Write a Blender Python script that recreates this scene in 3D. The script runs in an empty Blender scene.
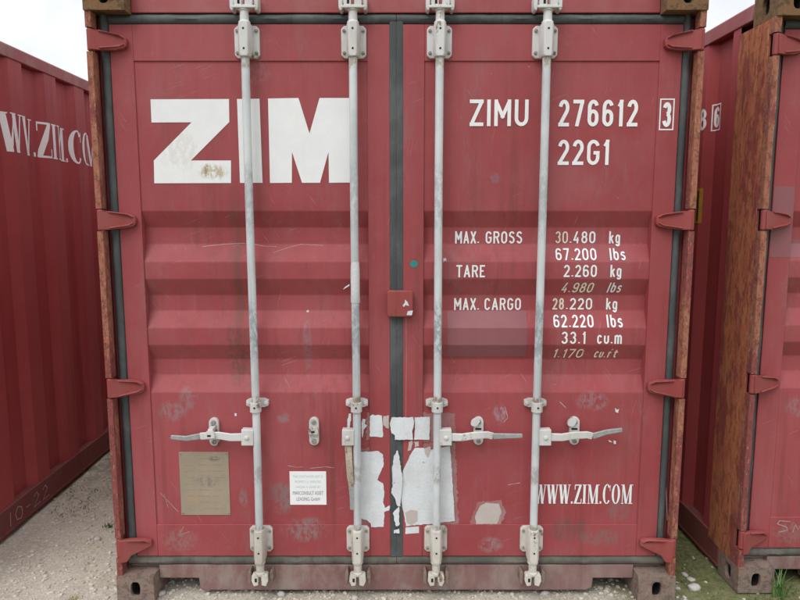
import bpy, bmesh, math, random
from mathutils import Vector, noise as mnoise
R = math.radians
rnd = random.Random(7)
C = bpy.context.scene.collection
SC = bpy.context.scene

# ------------------------------------------------------------------ camera
F, CAMX, CAMD, CAMH, PITCH = 650.0, 0.017, 2.718, 1.672, R(7.28)
cam = bpy.data.cameras.new('camera'); cam.sensor_width = 36; cam.lens = F / 800 * 36
cam.clip_start = 0.05; cam.clip_end = 2000
camo = bpy.data.objects.new('camera', cam); C.objects.link(camo)
camo.location = (CAMX, -CAMD, CAMH); camo.rotation_euler = (math.pi / 2 - PITCH, 0, 0)
SC.camera = camo

# ------------------------------------------------------------------ sky and sun
SUN_EL, SUN_AZ = R(50), R(-32)      # azimuth measured from straight behind the camera, negative = to the left
wd = bpy.data.worlds.new('World'); SC.world = wd; wd.use_nodes = True
nt = wd.node_tree; nt.nodes.clear()
out = nt.nodes.new('ShaderNodeOutputWorld'); bg = nt.nodes.new('ShaderNodeBackground')
sky = nt.nodes.new('ShaderNodeTexSky'); sky.sky_type = 'NISHITA'; sky.sun_disc = False
sky.sun_elevation = SUN_EL; sky.sun_rotation = math.pi - SUN_AZ
tc = nt.nodes.new('ShaderNodeTexCoord'); cl = nt.nodes.new('ShaderNodeTexNoise')
cl.inputs['Scale'].default_value = 3.2; cl.inputs['Detail'].default_value = 5
cr = nt.nodes.new('ShaderNodeValToRGB')
cr.color_ramp.elements[0].position = .30; cr.color_ramp.elements[0].color = (.40, .40, .40, 1)
cr.color_ramp.elements[1].position = .62; cr.color_ramp.elements[1].color = (1, 1, 1, 1)
mx = nt.nodes.new('ShaderNodeMix'); mx.data_type = 'RGBA'
sep = nt.nodes.new('ShaderNodeSeparateXYZ'); el = nt.nodes.new('ShaderNodeMapRange')
el.inputs[1].default_value = .34; el.inputs[2].default_value = .85; el.inputs[3].default_value = 9.0; el.inputs[4].default_value = 17.5
tint = nt.nodes.new('ShaderNodeVectorMath'); tint.operation = 'SCALE'; tint.inputs[0].default_value = (1, 1.012, 1.03)
nt.links.new(tc.outputs['Generated'], sep.inputs[0]); nt.links.new(sep.outputs[2], el.inputs[0]); nt.links.new(el.outputs[0], tint.inputs['Scale'])
nt.links.new(tint.outputs[0], mx.inputs[7])
nt.links.new(tc.outputs['Generated'], cl.inputs['Vector']); nt.links.new(cl.outputs['Fac'], cr.inputs['Fac'])
nt.links.new(cr.outputs['Color'], mx.inputs[0]); nt.links.new(sky.outputs[0], mx.inputs[6])
nt.links.new(mx.outputs[2], bg.inputs['Color']); bg.inputs['Strength'].default_value = 0.108
nt.links.new(bg.outputs[0], out.inputs['Surface'])
sl = bpy.data.lights.new('sun', 'SUN'); sl.energy = 1.25; sl.angle = R(34); sl.color = (1, .965, .91)
so = bpy.data.objects.new('sun', sl); C.objects.link(so)
sdir = Vector((math.sin(SUN_AZ) * math.cos(SUN_EL), -math.cos(SUN_AZ) * math.cos(SUN_EL), math.sin(SUN_EL)))
so.rotation_euler = (-sdir).to_track_quat('-Z', 'Y').to_euler(); so.location = (-6, -8, 9)
SC.view_settings.view_transform = 'Standard'; SC.view_settings.look = 'None'
SC.view_settings.exposure = 0.13; SC.view_settings.gamma = 1; SC.view_settings.use_curve_mapping = False

# ------------------------------------------------------------------ pixel to plane helpers (authoring coordinates, 800x600)
def ray(px, py):
    u, v = (px - 400) / F, (py - 300) / F
    c, s = math.cos(PITCH), math.sin(PITCH)
    return Vector((u, c - v * s, -s - v * c))
def at(px, py, Y=0.0):
    d = ray(px, py); t = (Y + CAMD) / d.y
    return Vector((CAMX + d.x * t, Y, CAMH + d.z * t))
def ground(px, py, z=0.0):
    d = ray(px, py); t = (z - CAMH) / d.z
    return Vector((CAMX + d.x * t, -CAMD + d.y * t, z))

# ------------------------------------------------------------------ materials
def NT(name):
    m = bpy.data.materials.new(name); m.use_nodes = True
    t = m.node_tree; b = t.nodes['Principled BSDF']
    return m, t, b
class Nodes:
    def __init__(s, t):
        s.t = t; s.co = t.nodes.new('ShaderNodeTexCoord').outputs['Object']
    def link(s, a, b):
        if hasattr(a, 'is_output'): s.t.links.new(a, b)
        else: b.default_value = a
    def map(s, scale, loc=(0, 0, 0)):
        n = s.t.nodes.new('ShaderNodeMapping'); s.t.links.new(s.co, n.inputs[0])
        n.inputs['Scale'].default_value = scale; n.inputs['Location'].default_value = loc
        return n.outputs[0]
    def noise(s, scale, detail=6, rough=.55, loc=(0, 0, 0), dist=0):
        n = s.t.nodes.new('ShaderNodeTexNoise')
        sc = scale if isinstance(scale, tuple) else (scale,) * 3
        s.t.links.new(s.map(sc, loc), n.inputs['Vector'])
        n.inputs['Scale'].default_value = 1; n.inputs['Detail'].default_value = detail
        n.inputs['Roughness'].default_value = rough; n.inputs['Distortion'].default_value = dist
        return n.outputs['Fac']
    def lines(s, ang, scale, lo, hi, loc):
        n = s.t.nodes.new('ShaderNodeMapping'); s.t.links.new(s.co, n.inputs[0]); n.inputs['Rotation'].default_value = (0, ang, 0)
        n2 = s.t.nodes.new('ShaderNodeMapping'); s.t.links.new(n.outputs[0], n2.inputs[0]); n2.inputs['Scale'].default_value = scale; n2.inputs['Location'].default_value = loc
        x = s.t.nodes.new('ShaderNodeTexNoise'); s.t.links.new(n2.outputs[0], x.inputs['Vector']); x.inputs['Scale'].default_value = 1; x.inputs['Detail'].default_value = 3
        return s.ramp(x.outputs['Fac'], lo, hi)
    def ramp(s, v, a, b):
        n = s.t.nodes.new('ShaderNodeMapRange'); n.clamp = True; n.interpolation_type = 'SMOOTHSTEP'
        s.link(v, n.inputs[0]); n.inputs[1].default_value = a; n.inputs[2].default_value = b
        return n.outputs[0]
    def math(s, op, a, b=0.0):
        n = s.t.nodes.new('ShaderNodeMath'); n.operation = op; s.link(a, n.inputs[0]); s.link(b, n.inputs[1])
        return n.outputs[0]
    def mix(s, f, a, b):
        n = s.t.nodes.new('ShaderNodeMix'); n.data_type = 'RGBA'
        for v, i in ((a, 6), (b, 7)):
            if isinstance(v, tuple): n.inputs[i].default_value = (*v, 1)
            else: s.t.links.new(v, n.inputs[i])
        s.link(f, n.inputs[0])
        return n.outputs[2]
    def blob(s, x, z, rx, rz):
        """soft spot on the door plane, 1 in the middle"""
        n = s.t.nodes.new('ShaderNodeMapping'); s.t.links.new(s.co, n.inputs[0])
        n.inputs['Scale'].default_value = (1 / rx, 0, 1 / rz); n.inputs['Location'].default_value = (-x / rx, 0, -z / rz)
        l = s.t.nodes.new('ShaderNodeVectorMath'); l.operation = 'LENGTH'; s.t.links.new(n.outputs[0], l.inputs[0])
        return s.ramp(l.outputs['Value'], 1.0, 0.15)
    def bump(s, b, h, dist, strength=1):
        n = s.t.nodes.new('ShaderNodeBump'); n.inputs['Distance'].default_value = dist; n.inputs['Strength'].default_value = strength
        s.link(h, n.inputs['Height']); s.t.links.new(n.outputs[0], b.inputs['Normal'])

def paint(name, a, b, rough=.5, streak=.35, streak_col=(.20, .06, .06), rust=.0, rust_col=(.16, .07, .035), chip=0.0,
          chip_col=(.42, .34, .36), dust=0.0, dust_col=(.34, .29, .25), blobs=(), axis='z', spec=.5, bump=.0006, scratch=0):
    m, t, p = NT(name); n = Nodes(t)
    col = n.mix(n.ramp(n.noise(1.7, 8, .6), .35, .68), a, b)
    if scratch: col = n.mix(n.math('MULTIPLY', n.ramp(n.noise((1.1, 1.1, .8), 7, .62, (4, 8, 8)), .44, .66), .55), col, tuple(min(1, v * 1.16 + .014) for v in b))
    col = n.mix(n.math('MULTIPLY', n.ramp(n.noise(11, 8, .7, (3, 1, 2)), .40, .75), .22), col, tuple(min(1, c * 1.22 + .012) for c in a))
    st = n.ramp(n.noise((26, 26, .9), 7, .66, (1, 5, 2)), .46, .72)
    st2 = n.ramp(n.noise((1.6, 1.6, .5), 4, .5, (8, 3, 1)), .40, .65)
    col = n.mix(n.math('MULTIPLY', n.math('MULTIPLY', st, st2), streak), col, streak_col)
    lt = n.ramp(n.noise((34, 34, .7), 6, .6, (7, 2, 9)), .56, .82)
    col = n.mix(n.math('MULTIPLY', lt, streak * .45), col, tuple(min(1, c * 1.25 + .03) for c in b))
    if dust:
        d = n.ramp(n.noise((7, 7, 4), 9, .68, (2, 2, 2)), .42, .66)
        col = n.mix(n.math('MULTIPLY', d, dust), col, dust_col)
    if blobs:
        na, nb = n.noise((15, 15, 8), 11, .78, (3, 1, 5)), n.ramp(n.noise((52, 52, 28), 8, .78, (2, 4, 8)), .43, .54)
        for (x, z, rx, rz, c, amt, ns) in blobs:
            k = n.ramp(n.math('MULTIPLY', n.blob(x, z, rx, rz), na), .22, .50)
            if ns > 9: k = n.math('MULTIPLY', k, nb)
            col = n.mix(n.math('MULTIPLY', k, amt), col, c)
    h = n.noise(90, 6, .65)
    if scratch:
        for ang, loc in ((.35, (3, 1, 7)), (-1.0, (8, 2, 3)), (1.35, (1, 6, 9))):
            k = n.math('MULTIPLY', n.lines(ang, (7, 7, 190), .66, .70, loc), n.ramp(n.noise(3.1, 4, .6, loc), .50, .60))
            col = n.mix(n.math('MULTIPLY', k, scratch), col, (.40, .24, .24))
        for ns, loc, c in ((1.3, (2, 9, 4), (.22, .06, .055)), (2.2, (7, 3, 1), (.27, .14, .145))):
            k = n.math('MULTIPLY', n.ramp(n.noise((ns * 2.2, ns, ns * .8), 9, .68, loc), .50, .72), n.ramp(n.noise((60, 60, 14), 6, .7, loc), .35, .62))
            col = n.mix(n.math('MULTIPLY', k, .55), col, c)
    if chip:
        k = n.ramp(n.noise((30, 30, 38), 9, .78, (4, 4, 1)), .70 - chip * .04, .73 - chip * .04)
        k2 = n.ramp(n.noise(2.4, 3, .5, (5, 9, 2)), .50, .62)
        col = n.mix(n.math('MULTIPLY', n.math('MULTIPLY', k, k2), .75), col, chip_col)
    if rust:
        k = n.ramp(n.noise((9, 9, 5), 12, .74, (0, 3, 6)), .68 - rust * .32, .75 - rust * .32)
        col = n.mix(k, col, n.mix(n.noise(30, 8, .7), rust_col, tuple(c * .45 for c in rust_col)))
        h = n.math('ADD', h, n.math('MULTIPLY', k, .5))
        n.link(n.math('ADD', n.math('MULTIPLY', k, .35), rough), p.inputs['Roughness'])
    else:
        n.link(n.math('ADD', n.math('MULTIPLY', n.noise(13, 7, .7), .25), rough - .12), p.inputs['Roughness'])
    t.links.new(col, p.inputs['Base Color']); p.inputs['Specular IOR Level'].default_value = spec
    low = n.math('MULTIPLY', n.noise(3.0, 3, .5, (6, 6, 6)), 4.5)
    n.bump(p, n.math('ADD', h, low), bump)
    return m

def rusty(name, cols, scale=(14, 14, 2.2), rough=.88, bump=.0016, old=None, old_amt=.5):
    """rust: two browns, dark scabs, pale flecks, and patches of the old paint where it still holds"""
    m, t, p = NT(name); n = Nodes(t)
    c = n.mix(n.ramp(n.noise(scale, 11, .72, (1, 2, 3)), .36, .62), cols[0], cols[1])
    if old:
        k = n.ramp(n.noise((5, 5, 1.5), 12, .74, (6, 2, 4)), .53 - old_amt * .06, .56 - old_amt * .06)
        c = n.mix(k, c, n.mix(n.noise((20, 20, 6), 6, .6), old, tuple(v * .7 for v in old)))
    sc = n.ramp(n.noise((scale[0] * 1.8, scale[1] * 1.8, scale[2] * 2.6), 11, .78, (9, 4, 1)), .52, .60)
    c = n.mix(n.math('MULTIPLY', sc, .8), c, cols[2])
    c = n.mix(n.math('MULTIPLY', n.ramp(n.noise((scale[0] * 4, scale[1] * 4, scale[2] * 2.2), 9, .75, (3, 7, 5)), .58, .64), .8), c, cols[3])
    c = n.mix(n.math('MULTIPLY', n.ramp(n.noise(110, 7, .8, (2, 2, 2)), .56, .63), .55), c, tuple(v * .45 for v in cols[2]))
    t.links.new(c, p.inputs['Base Color']); p.inputs['Roughness'].default_value = rough
    p.inputs['Specular IOR Level'].default_value = .2
    n.bump(p, n.math('ADD', n.noise(70, 9, .8), n.math('MULTIPLY', sc, .5)), bump)
    return m

def plain(name, a, b=None, rough=.6, scale=18, spec=.4, bump=.0004):
    m, t, p = NT(name); n = Nodes(t)
    b = b or tuple(c * .75 for c in a)
    t.links.new(n.mix(n.ramp(n.noise(scale, 9, .66), .38, .66), a, b), p.inputs['Base Color'])
    p.inputs['Roughness'].default_value = rough; p.inputs['Specular IOR Level'].default_value = spec
    if bump: n.bump(p, n.noise(scale * 6, 6, .7), bump)
    return m

def sp(px, py, rx, ry, c, amt, ns=14):
    q = at(px, py, 0); k = 1 / 235.0
    return (q.x, q.z, rx * k, ry * k, c, amt, ns)
GREY, DARK, BROWN = (.27, .18, .185), (.09, .045, .04), (.19, .10, .075)
door_spots = [
    sp(237, 350, 26, 74, (.17, .065, .055), .8, 12), sp(234, 250, 16, 130, (.20, .065, .06), .6, 7), sp(238, 300, 9, 150, (.17, .06, .05), .55, 9),
    sp(172, 412, 26, 22, GREY, .7, 30), sp(188, 400, 20, 26, GREY, .55, 26), sp(307, 350, 9, 60, (.27, .15, .16), .7, 16),
    sp(283, 418, 14, 12, GREY, .8, 34), sp(282, 498, 34, 34, (.22, .15, .15), .9, 16), sp(305, 530, 46, 26, (.24, .17, .17), .85, 14),
    sp(243, 498, 10, 22, GREY, .8, 22), sp(500, 415, 14, 22, (.34, .25, .29), .85, 32), sp(592, 402, 30, 20, (.30, .20, .22), .6, 30),
    sp(570, 530, 40, 26, (.15, .08, .07), .85, 13), sp(600, 538, 44, 20, (.20, .13, .12), .7, 13), sp(490, 545, 26, 18, GREY, .8, 18),
    sp(180, 540, 40, 26, (.28, .17, .16), .55, 16), sp(618, 510, 26, 26, (.21, .13, .13), .5, 18), sp(255, 70, 30, 26, (.36, .16, .17), .5, 16),
    sp(600, 270, 70, 90, (.30, .12, .13), .25, 9), sp(560, 180, 90, 50, (.33, .12, .13), .3, 8), sp(496, 178, 12, 10, (.25, .12, .15), .8, 14),
    sp(150, 300, 18, 120, (.24, .09, .08), .35, 12), sp(620, 450, 40, 60, (.26, .085, .08), .4, 10),
]
M = {}
mid = at(397, 300, 0).x
for key, sel in (('door_l', [q for q in door_spots if q[0] < mid]), ('door_r', [q for q in door_spots if q[0] >= mid])):
    M[key] = paint('faded red door paint', (.292, .049, .054), (.325, .066, .073), .55, .85, (.19, .048, .044), 0, chip=1.0, blobs=sel, dust=.11, dust_col=(.29, .15, .15), scratch=.4, spec=.3)
M['frame'] = paint('faded red frame paint', (.285, .047, .050), (.315, .061, .065), .50, .40, (.22, .05, .05), .10, chip=.6, dust=.12)
M['wall'] = paint('deep red wall paint', (.32, .047, .050), (.36, .062, .065), .66, .45, (.12, .02, .022), .05, chip=.25)
M['rail'] = paint('weathered red rail paint', (.26, .05, .052), (.30, .075, .075), .6, .4, (.16, .04, .04), .22, chip=.9, dust=.35)
M['rail_low'] = paint('darker lower rail', (.165, .045, .042), (.20, .062, .058), .75, .5, (.10, .035, .03), .2, chip=.6, dust=.45, dust_col=(.17, .10, .085), spec=.2)  # darker tone of the rail paint for the bottom rails
M['sill'] = paint('dusty red sill paint', (.19, .088, .082), (.23, .135, .125), .75, .6, (.14, .08, .07), .12, chip=1.0, dust=.75, dust_col=(.30, .25, .22))
M['hinge'] = paint('red hinge paint', (.27, .047, .045), (.30, .065, .06), .55, .5, (.17, .04, .035), .26, (.19, .09, .05), chip=1.0, dust=.2, dust_col=(.27, .15, .13), spec=.3)
M['rustpost'] = rusty('rusted orange post', ((.47, .18, .085), (.38, .115, .066), (.25, .095, .055), (.48, .31, .21)), (30, 30, 6), old=(.33, .085, .068), old_amt=.5, bump=.0025)
M['rim'] = rusty('rusted rim', ((.37, .17, .10), (.33, .115, .08), (.20, .09, .06), (.50, .38, .30)), (36, 36, 16), old=(.30, .085, .078), old_amt=.6, bump=.002)
M['casting'] = rusty('rusted casting', ((.22, .175, .145), (.25, .165, .135), (.145, .105, .09), (.35, .30, .265)), (15, 15, 13), .9, .0016)
M['cast_top'] = rusty('rusted top casting', ((.17, .115, .062), (.21, .11, .055), (.10, .065, .04), (.27, .17, .09)), (15, 15, 13), .9, .0016)
M['rubber'] = paint('old grey rubber', (.044, .049, .052), (.068, .075, .077), .72, .5, (.035, .04, .042), 0, dust=.42, dust_col=(.15, .165, .155), bump=.0008)
M['rubber_dusty'] = paint('dusty rubber', (.070, .072, .060), (.10, .097, .080), .88, .6, (.045, .048, .044), 0, dust=.8, dust_col=(.165, .15, .122), bump=.001)
bar_spots = []
for y_, ry, c_, am in ((400, 16, (.24, .15, .09), .9), (64, 14, (.27, .19, .12), .7), (524, 12, (.27, .20, .14), .8), (330, 60, (.30, .33, .36), 1.0), (200, 70, (.38, .40, .42), .8), (470, 20, (.32, .31, .29), .8)):
    q = sp(397, y_, 9000, ry, c_, am, 22); bar_spots.append(q)
M['bar'] = paint('white grey bar paint', (.55, .59, .605), (.64, .67, .675), .42, .9, (.27, .285, .295), .16, (.26, .17, .10), chip=1.2, chip_col=(.30, .29, .28), dust=.5, dust_col=(.38, .395, .40), blobs=bar_spots)
M['bracket'] = paint('off white bracket paint', (.58, .585, .575), (.64, .645, .63), .5, .6, (.34, .30, .24), .33, (.24, .15, .085), chip=1.5, chip_col=(.30, .25, .2), dust=.5, dust_col=(.42, .37, .31))
M['bracket_low'] = paint('dusty bracket paint', (.57, .55, .50), (.62, .60, .55), .6, .6, (.28, .24, .19), .34, (.22, .14, .08), chip=1.5, dust=.7, dust_col=(.39, .34, .28))
M['steel'] = plain('bare grey steel', (.27, .28, .28), (.36, .36, .35), .45, 40, .6)
M['bolt'] = rusty('bolt', ((.35, .34, .30), (.28, .24, .19), (.18, .12, .07), (.42, .41, .38)), (60, 60, 60))
M['hole'] = plain('dark recess', (.012, .010, .009), (.02, .017, .015), .9, 10)
M['dark'] = plain('shaded steel underside', (.05, .03, .028), (.035, .026, .022), .9, 10)
M['white'] = paint('white lettering paint', (.80, .81, .81), (.76, .77, .775), .5, .3, (.58, .54, .52), .05, (.45, .2, .18), chip=.5, chip_col=(.45, .2, .19))
M['logo'] = paint('white logo paint', (.80, .81, .81), (.76, .77, .78), .5, .3, (.60, .56, .52), .05, (.45, .22, .20), chip=.4, chip_col=(.5, .3, .29), dust=.12, dust_col=(.62, .58, .52), blobs=[sp(212, 172, 30, 15, (.48, .42, .28), 1.0, 24), sp(206, 170, 5, 12, (.33, .24, .13), 1, 30), sp(180, 150, 40, 40, (.66, .63, .58), .6, 20)])
M['worn'] = paint('worn cream lettering paint', (.78, .72, .60), (.68, .58, .48), .6, .2, (.45, .2, .18), .22, (.42, .18, .15))
M['paper'] = paint('torn white paper', (.70, .735, .76), (.61, .645, .665), .75, .4, (.50, .50, .49), .13, (.40, .33, .31), chip=2.2, chip_col=(.30, .24, .24), dust=.6, dust_col=(.54, .53, .52), bump=.0025)
M['glue'] = paint('sticker residue', (.33, .16, .16), (.30, .085, .09), .7, .4, (.25, .08, .08), .3, (.42, .34, .33), chip=1.3, chip_col=(.5, .45, .44), dust=.8, dust_col=(.37, .25, .24))
M['paper_old'] = paint('old grey paper', (.52, .46, .43), (.44, .38, .36), .8, .3, (.35, .25, .22), .12, (.33, .2, .18), dust=.3)
M['label'] = plain('white label film', (.84, .85, .85), (.81, .82, .82), .4, 8, bump=0)
M['ink'] = plain('grey ink', (.16, .16, .17), (.22, .22, .23), .6, 30, bump=0)
M['ink_blue'] = plain('pale blue ink', (.42, .55, .58), (.5, .6, .62), .6, 30, bump=0)
M['plate'] = paint('weathered tan plate', (.35, .285, .205), (.27, .23, .17), .6, .4, (.25, .2, .14), .10, (.20, .15, .10), dust=.6, dust_col=(.27, .235, .18), blobs=[sp(214, 459, 13, 6, (.13, .14, .14), .9, 24), sp(206, 482, 26, 14, (.20, .18, .16), .8, 24), sp(192, 500, 14, 14, (.38, .27, .16), .8, 24)])
M['plate_edge'] = plain('tan plate ink', (.30, .24, .15), (.36, .29, .19), .7, 30, bump=0)
M['purple'] = paint('dull purple overpaint', (.24, .078, .092), (.26, .09, .10), .55, .3, (.17, .06, .065), 0)
M['teal'] = plain('teal paint dot', (.02, .26, .24), None, .5)
M['scratch'] = plain('pale scratch', (.47, .36, .36), (.40, .2, .2), .8, 40, bump=0)
M['yellow'] = plain('yellow caution film', (.42, .26, .03), (.33, .2, .03), .5, 20, bump=0)
M['black'] = plain('black print', (.015, .013, .012), None, .5, bump=0)
M['roof'] = M['rail']

# ------------------------------------------------------------------ mesh helpers
class MB:
    def __init__(s): s.v, s.f, s.mi, s.cur = [], [], [], 0
    def face(s, pts):
        i = len(s.v); s.v += [tuple(p) for p in pts]; s.f.append(tuple(range(i, i + len(pts)))); s.mi.append(s.cur)
    def raw(s, vs, fs):
        i = len(s.v); s.v += [tuple(p) for p in vs]
        for f in fs: s.f.append(tuple(i + k for k in f)); s.mi.append(s.cur)
    def box(s, x0, x1, y0, y1, z0, z1):
        x0, x1 = sorted((x0, x1)); y0, y1 = sorted((y0, y1)); z0, z1 = sorted((z0, z1))
        s.raw([(x0, y0, z0), (x1, y0, z0), (x1, y1, z0), (x0, y1, z0), (x0, y0, z1), (x1, y0, z1), (x1, y1, z1), (x0, y1, z1)],
              [(0, 3, 2, 1), (4, 5, 6, 7), (0, 1, 5, 4), (1, 2, 6, 5), (2, 3, 7, 6), (3, 0, 4, 7)])
    def prism(s, pts, y0, y1):
        """(x,z) outline pushed through from y0 (front) to y1"""
        a = sum(pts[i][0] * pts[(i + 1) % len(pts)][1] - pts[(i + 1) % len(pts)][0] * pts[i][1] for i in range(len(pts)))
        if a < 0: pts = pts[::-1]
        n = len(pts)
        s.raw([(x, y0, z) for x, z in pts] + [(x, y1, z) for x, z in pts],
              [tuple(range(n)), tuple(range(2 * n - 1, n - 1, -1))] + [(i, n + i, n + (i + 1) % n, (i + 1) % n) for i in range(n)])
    def ringtube(s, rings, cap=True):
        n = len(rings[0]); base = len(s.v)
        for r in rings: s.v += [tuple(p) for p in r]
        for k in range(len(rings) - 1):
            for i in range(n):
                j = (i + 1) % n
                s.f.append((base + k * n + i, base + k * n + j, base + (k + 1) * n + j, base + (k + 1) * n + i)); s.mi.append(s.cur)
        if cap:
            s.f.append(tuple(base + i for i in range(n - 1, -1, -1))); s.mi.append(s.cur)
            s.f.append(tuple(base + (len(rings) - 1) * n + i for i in range(n))); s.mi.append(s.cur)
    def lathe(s, cx, cy, prof, n=18):
        s.ringtube([[(cx + r * math.cos(2 * math.pi * i / n), cy + r * math.sin(2 * math.pi * i / n), z) for i in range(n)] for r, z in prof])
    def knob(s, cx, cz, r, y0, y1, n=10):
        pr = [(r, y1), (r, y0 + .3 * (y1 - y0)), (r * .7, y0)]
        s.ringtube([[(cx + q * math.cos(2 * math.pi * i / n), y, cz + q * math.sin(2 * math.pi * i / n)) for i in range(n)] for q, y in pr])
    def build(s, name, mats, parent=None, bevel=0, smooth=35, seg=2):
        me = bpy.data.meshes.new(name); me.from_pydata(s.v, [], s.f)
        for m in (mats if isinstance(mats, (list, tuple)) else [mats]): me.materials.append(m)
        me.polygons.foreach_set('material_index', s.mi)
        bm = bmesh.new(); bm.from_mesh(me); bmesh.ops.recalc_face_normals(bm, faces=bm.faces); bm.to_mesh(me); bm.free()
        if smooth:
            me.polygons.foreach_set('use_smooth', [True] * len(me.polygons)); me.set_sharp_from_angle(angle=R(smooth))
        o = bpy.data.objects.new(name, me); C.objects.link(o)
        if parent: o.parent = parent
        if bevel:
            b = o.modifiers.new('bevel', 'BEVEL'); b.width = bevel; b.segments = seg; b.limit_method = 'ANGLE'; b.angle_limit = R(40)
        return o
def tag(o, label=None, cat=None, group=None, kind=None):
    for k, v in (('label', label), ('category', cat), ('group', group), ('kind', kind)):
        if v: o[k] = v
    return o
def empty(name, loc=(0, 0, 0), rz=0):
    o = bpy.data.objects.new(name, None); C.objects.link(o); o.location = loc; o.rotation_euler = (0, 0, rz); o.empty_display_size = .3
    return o

# ------------------------------------------------------------------ stroke lettering
def arc(cx, cy, rx, ry, a0, a1, n=10):
    return [(cx + rx * math.cos(R(a0 + (a1 - a0) * i / n)), cy + ry * math.sin(R(a0 + (a1 - a0) * i / n))) for i in range(n + 1)]
def loop(cy, ry, rx=.5, flat=.0):
    return arc(.5, cy + flat, rx, ry - flat, 180, 0) + arc(.5, cy - flat, rx, ry - flat, 0, -180)
L, O = False, True
six = [(loop(.29, .29, flat=.06), O), ([(0, .28), (0, .74)] + arc(.5, .74, .5, .26, 180, 18)[1:], L)]
G = {
 '0': (.50, [(loop(.5, .5, flat=.22), O)]), 'O': (.54, [(loop(.5, .5, flat=.22), O)]),
 '1': (.27, [([(0, .78), (.85, 1), (.85, 0)], L)]),
 '2': (.48, [(arc(.5, .73, .5, .27, 170, -32) + [(0, 0), (1, 0)], L)]),
 '3': (.48, [(arc(.5, .76, .47, .24, 165, -90), L), (arc(.5, .27, .5, .27, 80, -165), L)]),
 '4': (.50, [([(.6, 1), (0, .24), (1, .24)], L), ([(.72, .5), (.72, 0)], L)]),
 '6': (.49, six), '7': (.48, [([(0, 1), (1, 1), (.35, 0)], L)]),
 '8': (.49, [(loop(.765, .235, .44), O), (loop(.275, .275, .5), O)]),
 '9': (.49, [([(1 - x, 1 - y) for x, y in p], c) for p, c in six]),
 '.': (.14, [([(.5, -.02), (.5, .09)], L)]), ' ': (.42, []), 'I': (.14, [([(.5, 0), (.5, 1)], L)]), 'l': (.14, [([(.5, 1), (.5, 0)], L)]),
 'Z': (.56, [([(0, 1), (1, 1), (0, 0), (1, 0)], L)]), 'M': (.68, [([(0, 0), (0, 1), (.5, .35), (1, 1), (1, 0)], L)]),
 'U': (.56, [([(0, 1), (0, .27)] + arc(.5, .27, .5, .27, 180, 360) + [(1, 1)], L)]),
 'G': (.54, [(arc(.5, .73, .5, .27, 15, 180) + arc(.5, .27, .5, .27, 180, 360) + [(1, .48), (.52, .48)], L)]),
 'C': (.52, [(arc(.5, .73, .5, .27, 15, 180) + arc(.5, .27, .5, .27, 180, 345), L)]),
 'A': (.56, [([(0, 0), (.5, 1), (1, 0)], L), ([(.16, .27), (.84, .27)], L)]), 'X': (.54, [([(0, 0), (1, 1)], L), ([(0, 1), (1, 0)], L)]),
 'R': (.54, [([(0, 0), (0, 1), (.6, 1)] + arc(.6, .76, .4, .24, 90, -90) + [(0, .52)], L), ([(.55, .52), (1, 0)], L)]),
 'S': (.52, [(arc(.5, .76, .48, .24, 20, 200) + arc(.5, .26, .5, .26, 60, -160), L)]),
 'T': (.52, [([(0, 1), (1, 1)], L), ([(.5, 1), (.5, 0)], L)]), 'E': (.46, [([(1, 1), (0, 1), (0, 0), (1, 0)], L), ([(0, .52), (.85, .52)], L)]),
 'k': (.42, [([(0, 1), (0, 0)], L), ([(1, .7), (.1, .3)], L), ([(.35, .42), (1, 0)], L)]),
 'g': (.42, [(loop(.36, .34, flat=.1), O), ([(1, .70), (1, -.06)] + arc(.5, -.06, .5, .2, 0, -160)[1:], L)]),
 'b': (.42, [(loop(.35, .35, flat=.1), O), ([(0, 1), (0, .1)], L)]),
 's': (.38, [(arc(.5, .52, .48, .18, 20, 200) + arc(.5, .18, .5, .18, 60, -160), L)]),
 'c': (.40, [(arc(.5, .46, .5, .24, 20, 180) + arc(.5, .24, .5, .24, 180, 340), L)]),
 'u': (.42, [([(0, .7), (0, .22)] + arc(.5, .22, .5, .22, 180, 360) + [(1, .7)], L)]),
 'm': (.60, [([(0, 0), (0, .7)], L), (arc(.25, .5, .25, .2, 180, 0) + [(.5, 0)], L), (arc(.75, .5, .25, .2, 180, 0) + [(1, 0)], L)]),
 'f': (.50, [([(.22, 0), (.22, .72)] + arc(.72, .72, .5, .28, 180, 65)[1:], L), ([(-.15, .62), (.85, .62)], L)]),
 't': (.50, [([(.3, .95), (.3, .22)] + arc(.75, .22, .45, .22, 180, 285)[1:], L), ([(-.15, .66), (.95, .66)], L)]),
}
def strip(pts, t, closed):
    n = len(pts); q = []
    P = [Vector((p[0], p[1])) for p in pts]
    if closed and (P[0] - P[-1]).length < 1e-5: P = P[:-1]
    P = [p for i, p in enumerate(P) if i == 0 or (p - P[i - 1]).length > 1e-6]; n = len(P)
    Ls, Rs = [], []
    for i in range(n):
        a = P[i - 1] if (i > 0 or closed) else None; b = P[(i + 1) % n] if (i < n - 1 or closed) else None
        d1 = (P[i] - a).normalized() if a is not None else None; d2 = (b - P[i]).normalized() if b is not None else None
        d1 = d1 or d2; d2 = d2 or d1
        n1, n2 = Vector((-d1.y, d1.x)), Vector((-d2.y, d2.x)); m = n1 + n2
        if m.length < .35: m = n1.copy(); k = 1
        else: m.normalize(); k = min(1 / max(m.dot(n1), .3), 1.45)
        Ls.append(P[i] + m * (t / 2 * k)); Rs.append(P[i] - m * (t / 2 * k))
    for i in range(n if closed else n - 1):
        j = (i + 1) % n; q.append([Ls[i], Rs[i], Rs[j], Ls[j]])
    return q
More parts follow.
